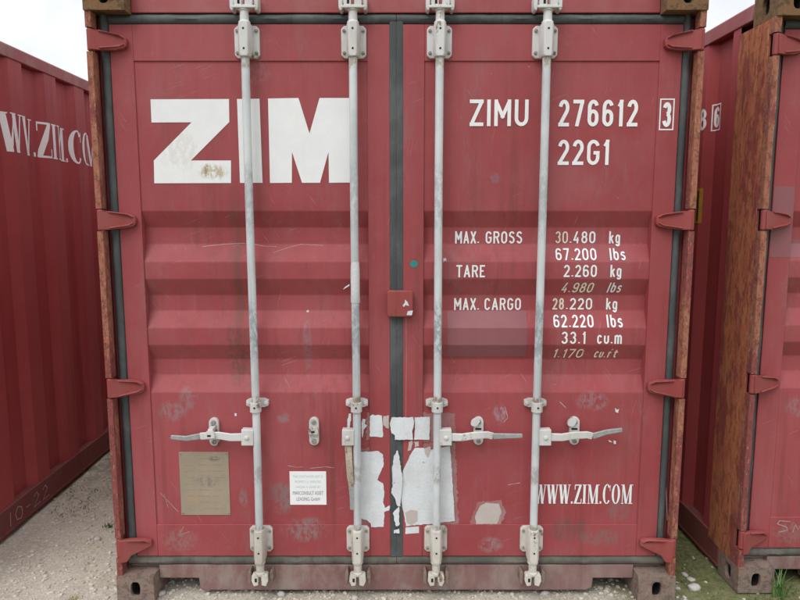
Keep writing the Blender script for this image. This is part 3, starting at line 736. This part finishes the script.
mb.build('logo', M['logo'], main, smooth=0)
on_door('owner_code', [('ZIMU', 469.5, 528.7, 99.6, 126.2, {})], M['white'])
on_door('serial_number', [('276612', 558, 638.3, 99.8, 126.5, {'gap': .17})], M['white'])
on_door('check_digit', [('3', 661.6, 671.6, 102.3, 127, {'t': .15})], M['white'])
a, b = at(658.6, 130.2, 0), at(674.8, 98.6, 0); mb = MB()
for r in (rect(a.x, b.x, a.z, a.z + .005), rect(a.x, b.x, b.z - .005, b.z), rect(a.x, a.x + .005, a.z + .005, b.z - .005), rect(b.x - .005, b.x, a.z + .005, b.z - .005)):
    mb.face([(x, -.0012, z) for x, z in r])
mb.build('check_digit_box', M['white'], main, smooth=0)
on_door('size_code', [('22G1', 557.4, 609.6, 139.8, 165, {})], M['white'])
on_door('weight_lettering', [('MAX.', 455, 479, 231.3, 243.5, {}), ('GROSS', 485.5, 522.3, 231.3, 243.5, {}), ('TARE', 456.2, 485, 265, 277.3, {}),
    ('MAX.', 454, 479, 298, 310, {}), ('CARGO', 484.3, 521, 298, 310, {}), ('kg', 608.7, 620.2, 231.3, 243.5, {}), ('.480', 569.5, 595.5, 231.3, 243.3, {}),
    ('67.200', 555.2, 596.3, 248.3, 260, {}), ('lbs', 609.2, 625.3, 248.3, 260, {}), ('2.260', 563.5, 597, 264.8, 277, {}), ('kg', 610, 621.5, 264.8, 277, {}),
    ('lbs', 607, 623, 282.4, 292.8, {'shear': .2}), ('.220', 565.8, 592.2, 298, 309.5, {}), ('kg', 605.8, 617.3, 298, 309.5, {}),
    ('62.220', 553, 593.3, 315, 326.8, {}), ('lbs', 606.2, 622.3, 315, 326.8, {}), ('33.1', 561, 585.8, 331.6, 343.8, {}), ('cu.m', 596.8, 622, 331.6, 343.8, {})], M['white'])
on_door('worn_lettering', [('30', 555, 568, 231.3, 243.3, {'t': .125}), ('4.980', 561, 594.5, 282.4, 292.8, {'shear': .2}), ('28', 552.2, 564, 298, 309.5, {}), ('1.170', 552.3, 584.5, 348.5, 358.2, {'shear': .2}), ('cu.ft', 593.8, 619.5, 348.5, 358.2, {'shear': .2})], M['worn'])
on_door('web_address', [('WWW.ZIM.COM', 534.5, 633, 484.3, 503.4, {'serif': True})], M['white'])

def patch(name, polys, mat, Y, label=None, jag=0):
    for poly in polys:
        mb = MB(); pts = []
        for i in range(len(poly)):
            a, b = poly[i], poly[(i + 1) % len(poly)]; d = math.dist(a, b); n = max(1, int(d / 1.7)) if jag else 1
            for k in range(n):
                j = jag if k else jag * .5
                pts.append((a[0] + (b[0] - a[0]) * k / n + rnd.uniform(-j, j), a[1] + (b[1] - a[1]) * k / n + rnd.uniform(-j, j)))
        w = [at(x, y, Y) for x, y in pts]; mb.prism([(p.x, p.z) for p in w], Y, Y + .0012)
        o = mb.build(name, mat, main, smooth=0)
        if label: o['label'] = label
patch('glue_stain', [[(358, 449), (384, 447), (387, 462), (384, 482), (388, 500), (386, 529), (366, 531), (356, 524)], [(399, 466), (409, 444), (455, 442), (459, 524), (432, 530), (402, 531), (398, 500)], [(367, 413), (392, 411), (455, 414), (456, 442), (392, 443), (366, 440)],
                     [(470, 522), (478, 502), (500, 500), (506, 512), (500, 528), (474, 529)]], M['glue'], .0046, jag=1.1)
e = lambda pts, oy=400: [(335 + x / 8, oy + y / 8) for x, y in pts]
patch('paper_remnant', [e([(280, 130), (300, 115), (320, 125), (345, 118), (375, 125), (380, 180), (385, 290), (378, 298), (278, 292)])], M['paper'], -.0016, jag=.25)
patch('paper_remnant', [e([(387, 130), (430, 122), (432, 230), (410, 225), (384, 200)])], M['paper_old'], -.0016, jag=.4)
patch('paper_remnant', [e([(455, 140), (625, 138), (632, 190), (618, 250), (625, 318), (480, 318), (478, 280), (450, 265), (440, 190)])], M['paper'], -.0105, jag=.3)
patch('paper_remnant', [e([(636, 140), (760, 135), (755, 318), (632, 318), (640, 230)])], M['paper'], -.0018, jag=.25)
patch('paper_remnant', [e([(185, 418), (350, 410), (385, 440), (390, 520), (370, 565), (338, 640), (385, 670), (395, 735), (385, 820), (400, 865), (440, 845), (430, 885), (395, 895), (390, 1015), (290, 1018), (285, 985), (250, 960), (195, 945)])], M['paper'], -.0020, 'large torn white sheet left of the middle seal', .35)
patch('paper_remnant', [e([(470, 450), (500, 400), (515, 450), (530, 560), (540, 640), (530, 760), (525, 850), (500, 850), (470, 770), (450, 740), (462, 680), (455, 560)])], M['paper'], -.0095, jag=.5)
patch('paper_remnant', [[(403, 471), (407, 462), (412, 452), (415, 448), (424, 448), (427, 457), (431, 450), (450, 446), (451, 457), (453, 490), (455, 521), (430, 524), (406, 526), (404, 515), (402, 505), (400.5, 495), (402, 480)]], M['paper'], -.0020, 'large torn white sheet right of the middle seal', .3)
patch('paper_remnant', [[(405.6, 527.5), (419, 526.5), (419, 533), (405.3, 534)]], M['paper'], -.0016)
patch('paper_remnant', [[(475, 517), (480, 506), (486, 503), (499, 504), (501.5, 512), (497, 524), (476, 524)]], M['paper_old'], .0035, 'faded grey sticker scrap under the third bar', .4)
patch('paper_remnant', [e([(100, 225), (98, 170), (110, 112), (128, 108), (128, 150), (118, 225)]), e([(222, 150), (245, 155), (238, 190), (258, 205), (228, 240), (222, 300), (214, 296), (212, 190)])], M['paper'], .003, jag=.3)
patch('paper_remnant', [e([(580, 410), (590, 340), (612, 322), (624, 335), (606, 400)]), e([(632, 335), (668, 335), (672, 370), (640, 378)]), e([(715, 385), (765, 372), (770, 400), (745, 462), (722, 430)])], M['paper_old'], -.0026, jag=.4)
patch('paper_remnant', [e([(562, 900), (600, 880), (660, 885), (662, 965), (610, 1000), (575, 980)])], M['paper_old'], -.0028, jag=.3)
patch('paper_remnant', [e([(462, 905), (512, 850), (515, 1000), (488, 1010)]), e([(470, 1040), (512, 1030), (515, 1068), (468, 1066)])], M['paper'], -.0095, jag=.5)
patch('paint_chip', [[(234.5, 413.5), (236.5, 413.3), (236.8, 416), (234.8, 416.2)], [(615, 408), (617.5, 410), (619, 409), (618, 413), (615.5, 412)], [(608, 440), (611, 441), (612.5, 442.5), (609.5, 442)], [(613.5, 440.5), (616, 441), (616, 444), (613.8, 444)],
                      [(406.6, 308), (409.5, 309.5), (411, 312), (408, 314), (405.5, 312.5)], [(306.6, 310.5), (308.6, 310), (309, 312), (306.8, 312.4)], [(405.8, 246.8), (407.2, 247), (407, 248.6), (405.9, 248.2)], [(443.3, 258.5), (446, 258), (446.5, 261.5), (444.8, 260.5), (443.6, 262.5)]], M['paper'], .0043)
patch('paint_chip', [[(405, 299.5), (407.6, 302), (409, 306), (405.5, 305), (404, 307), (402.5, 305.5), (404.6, 303)], [(408, 311), (413, 310.5), (411.5, 315.5), (406.6, 315)]], M['paper'], -.0358, jag=.2)
mb = MB(); c = at(414, 264, 0); mb.prism([(c.x + .0155 * math.cos(t * math.pi / 6) * (1 + .15 * math.sin(t * 2.3)), c.z + .0155 * math.sin(t * math.pi / 6)) for t in range(12)], -.0014, -.0001)
mb.build('paint_dot', M['teal'], main, smooth=0)
# overpainted rectangle between the third and fourth bar
mb = MB(); a, b = at(447.5, 358, 0), at(528, 311.5, 0)
lay(mb, [(rect(a.x, b.x, a.z, b.z), 0)], 1, [z for z, _ in PROF], lambda x, z, li: (x, door_y(x, z) - .0008, z))
mb.build('overpaint_patch', M['purple'], main, smooth=0)
for pts, t in (([(200, 247), (222, 244.5), (240, 243.6), (252, 244.4), (262, 246.5), (275, 247)], .0020), ([(272, 253), (288, 247.5), (300, 244.6), (322, 245.8)], .0016), ([(160, 493), (178, 512)], .0022), ([(168, 508), (164, 494)], .0016),
               ([(288, 466), (297, 467.5), (303, 467)], .0025), ([(310, 468.5), (326, 467), (334, 468)], .0025), ([(184, 526), (179, 535), (190, 531)], .002), ([(560, 402), (566, 408)], .003), ([(505, 407), (508, 418), (504, 422)], .003), ([(406, 300), (406.4, 360), (405.8, 420)], .0014), ([(665, 470), (667, 520)], .002), ([(508, 485), (520, 483)], .003)):
    mb = MB(); w = [at(x, y, .003) for x, y in pts]
    for q in strip([(p.x, p.z) for p in w], t, False): mb.face([(p.x, door_y(p.x, p.y) - .0008, p.y) for p in q])
    mb.build('scratch', M['scratch'], main, smooth=0)
# tan data plate
a, b = at(181.5, 515, .004), at(228.3, 452, .004); mb = MB(); mb.box(a.x, b.x, .003, .0062, a.z, b.z)
dp = mb.build('data_plate', M['plate'], main, bevel=.001)
mb = MB(); hgt = b.z - a.z; w = b.x - a.x
for i in range(9):
    z = b.z - hgt * (.09 + i * .099); L0 = rnd.uniform(.06, .12); 
    for k in range(3):
        x0 = a.x + w * (L0 + k * .29); mb.box(x0, x0 + w * rnd.uniform(.14, .25), .0024, .0031, z, z - hgt * .016)
mb.build('plate_rows', M['plate_edge'], dp, smooth=0)
for fx in (.04, .96):
    for fz in (.03, .97):
        k = MB(); k.knob(a.x + w * fx, a.z + hgt * fz, .0035, .0005, .0029, 8); k.build('rivet', M['bolt'], dp)
# notice label
a, b = at(290.2, 504.8, .004), at(326, 471.5, .004); mb = MB(); mb.box(a.x, b.x, .0045, .0062, a.z, b.z)
nl = mb.build('notice_label', M['label'], main)
def font_line(s, fz, hgt, wid, mat, name):
    cu = bpy.data.curves.new(name, 'FONT'); cu.body = s; cu.align_x = 'CENTER'; cu.size = 1
    to = bpy.data.objects.new(name, cu); C.objects.link(to); dg = bpy.context.evaluated_depsgraph_get(); dg.update()
    me = bpy.data.meshes.new_from_object(to.evaluated_get(dg)); bpy.data.objects.remove(to)
    xs = [v.co.x for v in me.vertices]; ys = [v.co.y for v in me.vertices]; kx = wid / (max(xs) - min(xs)); ky = hgt / (max(ys) - min(ys)); y0 = min(ys); xc = (max(xs) + min(xs)) / 2
    for v in me.vertices: v.co = ((v.co.x - xc) * kx + (a.x + b.x) / 2, .0041, fz + (v.co.y - y0) * ky)
    me.materials.clear(); me.materials.append(mat)
    o = bpy.data.objects.new(name, me); C.objects.link(o); o.parent = nl
w, hgt = b.x - a.x, b.z - a.z
font_line('THIS CONTAINER UNIT IS', b.z - hgt * .185, hgt * .07, w * .82, M['ink_blue'], 'printed_line')
font_line('PROPERTY & OPERATED', b.z - hgt * .345, hgt * .07, w * .72, M['ink_blue'], 'printed_line')
font_line('UNDER A LEASE BY', b.z - hgt * .50, hgt * .07, w * .70, M['ink_blue'], 'printed_line')
font_line('MARCONSULT ASSET', b.z - hgt * .70, hgt * .11, w * .84, M['ink'], 'printed_line')
font_line('LEASING GmbH', b.z - hgt * .88, hgt * .11, w * .64, M['ink'], 'printed_line')

# ------------------------------------------------------------------ markings of the neighbours
def on_side(name, root, sx, polys, mat, y0, z0, lift=.0012):
    pr = wall_profile(POST, LEN - .16)
    def dep(y):
        for (ya, da), (yb, db) in zip(pr, pr[1:]):
            if ya <= y <= yb: return da + (db - da) * (y - ya) / max(yb - ya, 1e-9)
        return 0
    # sx = 1 : text runs with +y ; sx = -1 : with -y
    pol = [([(y0 + sx * p[0], z0 + p[1]) for p in q], li) for q, li in polys]
    mb = MB(); lay(mb, pol, 0, [y for y, _ in pr], lambda y, z, li: (sx * (HW - .008 - dep(y) + lift + li * .0003), y, z))
    return mb.build(name, mat, root, smooth=0)
on_side('web_address', left, 1, serif2d('WWW.ZIM.COM', 1.31, .205), M['label'], .682, 2.018)
def local(root, p): return root.matrix_basis.inverted() @ Vector(p)
mbx = lambda w, h, t: [(rect(0, w, 0, t), 0), (rect(0, w, h - t, h), 0), (rect(0, t, t, h - t), 0), (rect(w - t, w, t, h - t), 0)]
on_side('side_number', right, -1, text2d('8', .050, .105), M['white'], .568, 2.10)
on_side('side_number', right, -1, [([(p[0] + .012, p[1] + .014) for p in q], l) for q, l in text2d('6', .036, .10)] + mbx(.060, .128, .006), M['white'], .498, 2.09)
mb = MB(); pw = HW - .008
pl = on_side('caution_plate', right, -1, [(rect(0, .15, 0, .175), 0)], M['yellow'], .665, 1.64)
on_side('caution_print', right, -1, [(rect(.01 + .035 * i, .025 + .035 * i, .012, .163), 0) for i in range(4)], M['black'], .665, 1.64, .0022).parent = pl
# purple overpaint and scratches on the right container's door
mb = MB(); xs = X_SEAM_L[0]
br = [z for z, _ in PROF]
lay(mb, [(rect(GL + .002, xs - .001, 1.50, 1.80), 0)], 1, br, lambda x, z, li: (x, -.0008, z))
lay(mb, [(rect(xs + .002, xs + .50, 1.50, 1.575), 0)], 1, br, lambda x, z, li: (x, door_y(x, z) - .0008, z))
mb.build('overpaint_patch', M['purple'], right, smooth=0)
def scribble(name, root, strokes, t, f, mat=M['scratch']):
    for li, s in enumerate(strokes):
        mb = MB()
        for q in strip(s, t, False): mb.face([f(p.x, p.y, li) for p in q])
        mb.build(name, mat, root, smooth=0)
zb = .30
scribble('scratched_writing', right, [[(.07, .055), (.02, .06), (.012, .045), (.055, .03), (.06, .015), (.02, .005)], [(.085, .004), (.095, .042), (.108, .018), (.122, .045), (.135, .006)], [(.155, .03), (.185, .034), (.18, .055), (.155, .05), (.158, .012), (.19, .008)],
    [(.205, .055), (.213, .01), (.228, .04), (.243, .008), (.256, .058)], [(.17, .115), (.152, -.02)], [(.215, .10), (.232, .112)]], .0035,
    lambda x, z, li: (-HW + .185 + x, (PF if z + zb > 0 else 0) - .0070 - li * .0003 if False else -.001 - li * .0002, zb - .05 + z))
mb = MB(); q = at(797, 449, 0)
mb.prism([(-HW + .335, .42), (-HW + .48, .42), (-HW + .48, .70), (-HW + .36, .70), (-HW + .345, .62), (-HW + .352, .55), (-HW + .335, .49)], .002, .0065)
mb.build('data_plate', M['paper_old'], right)
scribble('scratched_writing', left, [[(.0, .0), (.006, .075)], [(.10, .0), (.06, .01), (.05, .045), (.075, .075), (.11, .06), (.115, .02), (.10, .0)], [(.155, .035), (.19, .035)], [(.235, .06), (.265, .075), (.285, .05), (.23, .0), (.30, .003)], [(.33, .06), (.36, .075), (.38, .05), (.325, .0), (.395, .003)]], .006,
    lambda y, z, li: (HW - .0012 + li * .0002, .60 + y, .048 + z))

# ------------------------------------------------------------------ ground
def ground_mat():
    m, t, p = NT('pale gravel ground'); n = Nodes(t)
    c = n.mix(n.ramp(n.noise(3.0, 8, .6), .35, .65), (.47, .42, .345), (.555, .505, .43))
    c = n.mix(n.ramp(n.noise(60, 8, .75, (1, 1, 1)), .45, .62), c, (.64, .60, .52))
    c = n.mix(n.ramp(n.noise(95, 6, .7, (4, 1, 1)), .56, .64), c, (.30, .26, .20))
    sx = t.nodes.new('ShaderNodeSeparateXYZ'); t.links.new(n.co, sx.inputs[0])
    c = n.mix(n.ramp(n.math('ADD', sx.outputs[1], n.math('MULTIPLY', n.noise(2.0, 5, .6, (4, 4, 4)), .5)), -.05, -.55), c, n.mix(n.noise(30, 6, .7, (8, 1, 1)), (.16, .135, .10), (.23, .20, .155)))  # unseen ground in front darkened to cut the bounce light on the doors
    right_ = n.ramp(n.math('ADD', sx.outputs[0], n.math('MULTIPLY', n.noise(2.5, 5, .6, (2, 7, 3)), .9)), 1.15, 1.75)
    back = n.math('MULTIPLY', n.ramp(n.math('ADD', sx.outputs[1], n.math('MULTIPLY', n.noise(3.5, 5, .6, (5, 7, 3)), .8)), 1.15, 1.95), n.ramp(n.noise(7, 8, .7, (6, 6, 1)), .40, .58))
    gm = n.math('MAXIMUM', n.math('MULTIPLY', right_, n.ramp(n.noise(8, 9, .72, (2, 2, 8)), .16, .40)), n.math('MULTIPLY', back, .7))
    moss = n.mix(n.ramp(n.noise(38, 8, .7, (3, 3, 5)), .4, .62), (.105, .125, .038), (.20, .205, .085))
    c = n.mix(n.math('MULTIPLY', gm, .92), c, moss)
    t.links.new(c, p.inputs['Base Color']); p.inputs['Roughness'].default_value = .95; p.inputs['Specular IOR Level'].default_value = .15
    n.bump(p, n.noise(55, 10, .8), .008)
    return m
M['ground'] = ground_mat()
def gz(x, y):
    return .010 * mnoise.noise(Vector((x * 2.1, y * 2.1, 1))) + .007 * mnoise.noise(Vector((x * 9, y * 9, 3))) - .008
def axis(lo, hi, step, far):
    a = []; v = lo
    while v <= hi: a.append(v); v += step
    d = step; w = lo; pre = []
    while w > -far: d *= 1.5; w -= d; pre.append(w)
    d = step; w = a[-1]; post = []
    while w < far: d *= 1.5; w += d; post.append(w)
    return pre[::-1] + a + post
xs, ys = axis(-2.4, 3.0, .03, 400), axis(-1.2, 3.6, .03, 400)
mb = MB(); nx = len(xs)
mb.v = [(x, y, gz(x, y)) for y in ys for x in xs]
for j in range(len(ys) - 1):
    for i in range(nx - 1): mb.f.append((j * nx + i, j * nx + i + 1, (j + 1) * nx + i + 1, (j + 1) * nx + i)); mb.mi.append(0)
tag(mb.build('ground', M['ground'], smooth=180), kind='structure')

def pebble(mb, c, r, sub, flat=.7, seed=0):
    bm = bmesh.new(); bmesh.ops.create_icosphere(bm, subdivisions=sub, radius=1)
    ax = Vector((rnd.uniform(.7, 1.25), rnd.uniform(.7, 1.2), flat * rnd.uniform(.75, 1.15))); a = rnd.uniform(0, 6.28)
    vs = []
    for v in bm.verts:
        d = 1 + .28 * mnoise.noise(v.co * 1.6 + Vector((seed * 3.1, seed, 0)))
        p = Vector((v.co.x * ax.x, v.co.y * ax.y, v.co.z * ax.z)) * d * r
        vs.append((c[0] + p.x * math.cos(a) - p.y * math.sin(a), c[1] + p.x * math.sin(a) + p.y * math.cos(a), c[2] + p.z))
    fs = [tuple(v.index for v in f.verts) for f in bm.faces]; bm.free(); mb.raw(vs, fs)
def stone_mat(name, a, b, c):
    m, t, p = NT(name); n = Nodes(t)
    g = t.nodes.new('ShaderNodeNewGeometry')
    col = n.mix(n.ramp(g.outputs['Random Per Island'], .0, .6), a, b); col = n.mix(n.ramp(g.outputs['Random Per Island'], .72, .95), col, c)
    col = n.mix(n.math('MULTIPLY', n.ramp(n.noise(80, 8, .7), .45, .65), .4), col, tuple(k * .6 for k in a))
    t.links.new(col, p.inputs['Base Color']); p.inputs['Roughness'].default_value = .9; n.bump(p, n.noise(220, 5, .7), .001)
    return m
M['gravel'] = stone_mat('gravel stones', (.48, .43, .355), (.57, .525, .45), (.40, .35, .28))
M['stone'] = stone_mat('pale stone', (.50, .47, .43), (.60, .57, .53), (.44, .40, .37))
ico = bmesh.new(); bmesh.ops.create_icosphere(ico, subdivisions=1, radius=1)
IV = [v.co.copy() for v in ico.verts]; IF = [tuple(v.index for v in f.verts) for f in ico.faces]; ico.free()
mb = MB()
def scatter(n, x0, x1, y0, y1, r0, r1, pw=3):
    for _ in range(n):
        x, y = rnd.uniform(x0, x1), rnd.uniform(y0, y1)
        r = r0 + (r1 - r0) * rnd.random() ** pw
        ax = (rnd.uniform(.7, 1.3), rnd.uniform(.7, 1.3), rnd.uniform(.5, .9)); a = rnd.uniform(0, 6.28); ca, sa = math.cos(a), math.sin(a)
        z = gz(x, y) + r * .15; vs = []
        for v in IV:
            k = r * rnd.uniform(.78, 1.2); px, py, pz = v.x * ax[0] * k, v.y * ax[1] * k, v.z * ax[2] * k
            vs.append((x + px * ca - py * sa, y + px * sa + py * ca, z + pz))
        mb.raw(vs, IF)
scatter(8000, -2.05, -1.15, -.15, 2.0, .0016, .013, 7)
scatter(5500, -1.2, 1.3, -.12, .30, .0018, .013, 5)
scatter(170, 1.15, 2.4, -.1, .9, .0022, .010, 5)
scatter(1200, -2.3, 2.6, -.7, -.1, .003, .012)
tag(mb.build('gravel', M['gravel'], smooth=0), kind='stuff')

# larger stones one can count
STONES = [
 ((694, 587), .026, 'largest pale stone in the narrow green gap beside the rusty post'),
 ((691, 578), .020, 'smaller grey stone just behind the largest pale stone in the green gap'),
 ((685, 573), .018, 'flat pinkish stone farthest back in the narrow green gap'),
 ((281, 594), .020, 'pale stone peeping out under the sill, right of the first locking bar'),
 ((355, 598), .022, 'white stone on the gravel straight below the second locking bar'),
 ((512, 593), .016, 'small pale stone below the sill, left of the fourth locking bar'),
 ((545, 592), .019, 'pale stone at the sill edge just right of the fourth locking bar'),
 ((97, 538), .024, 'biggest pinkish stone on the gravel strip by the left post foot'),
 ((93, 515), .019, 'pinkish stone farther up the gravel strip behind the biggest one'),
 ((162, 593), .020, 'pale stone under the notch right of the left corner casting'),
]
for i, ((px, py), r, lab) in enumerate(STONES):
    g = ground(px, py); g.z = gz(g.x, g.y)
    mb = MB(); pebble(mb, (0, 0, r * .25), r, 2, .62, i + 1)
    o = mb.build('stone', M['stone'], smooth=50); o.location = g; tag(o, lab, 'stone', 'loose stones on the ground')

# ------------------------------------------------------------------ plants
def leaf_mat(name, a, b):
    m, t, p = NT(name); n = Nodes(t); g = t.nodes.new('ShaderNodeNewGeometry')
    t.links.new(n.mix(g.outputs['Random Per Island'], a, b), p.inputs['Base Color']); p.inputs['Roughness'].default_value = .6
    return m
M['grass'] = leaf_mat('grass blade', (.05, .12, .025), (.11, .19, .05)); M['dry'] = leaf_mat('dry weed', (.20, .19, .06), (.30, .26, .10)); M['weed'] = leaf_mat('moss and weed', (.055, .085, .018), (.14, .16, .05))
def blade(mb, x, y, z, h, w, lean, az):
    n = 5; a = []; b = []
    for i in range(n + 1):
        f = i / n; r = lean * f * f * h; px, py = x + math.cos(az) * r, y + math.sin(az) * r; ww = w * (1 - f) ** .7 / 2 + .0002
        dx, dy = -math.sin(az) * ww, math.cos(az) * ww; pz = z + h * (f - .12 * lean * f * f)
        a.append((px + dx, py + dy, pz)); b.append((px - dx, py - dy, pz))
    mb.raw(a + b, [(i, i + 1, n + 2 + i, n + 1 + i) for i in range(n)])
def tuft(name, g, n, h, w, spread, mat, label, cat, group=None):
    mb = MB()
    for _ in range(n): blade(mb, rnd.gauss(0, spread), rnd.gauss(0, spread), -.004, h * rnd.uniform(.45, 1), w * rnd.uniform(.6, 1.2), rnd.uniform(.1, .9), rnd.uniform(0, 6.28))
    o = mb.build(name, mat, smooth=180); o.location = (g.x, g.y, gz(g.x, g.y)); return tag(o, label, cat, group)
tuft('grass_tuft', ground(778, 594), 34, .135, .010, .016, M['grass'], 'tall green grass tuft against the rusty casting of the right container', 'grass tuft', 'plants on the ground')
tuft('weed', ground(72, 599), 26, .030, .005, .012, M['dry'], 'small yellowish weed on the bright gravel at the lower left', 'weed', 'plants on the ground')
tuft('weed', ground(109, 525), 30, .035, .008, .014, M['grass'], 'small green weed on the gravel beside the left post', 'weed', 'plants on the ground')
mb = MB()
for _ in range(9000):
    x, y = rnd.uniform(1.20, 2.7), rnd.uniform(-.05, 1.6)
    if mnoise.noise(Vector((x * 5, y * 5, 2))) < -.15 or x + .25 * mnoise.noise(Vector((x * 3, y * 3, 8))) < 1.22: continue
    blade(mb, x, y, gz(x, y) - .002, rnd.uniform(.005, .016), rnd.uniform(.003, .007), rnd.uniform(.3, 1.4), rnd.uniform(0, 6.28))
for _ in range(1800):
    x, y = rnd.uniform(-2.05, -1.2), rnd.uniform(.7, 2.4)
    if mnoise.noise(Vector((x * 4, y * 4, 5))) < .12 - .25 * (y - 1.1): continue
    blade(mb, x, y, gz(x, y) - .002, rnd.uniform(.006, .02), rnd.uniform(.003, .008), rnd.uniform(.3, 1.4), rnd.uniform(0, 6.28))
tag(mb.build('ground_cover', M['weed'], smooth=180), kind='stuff')
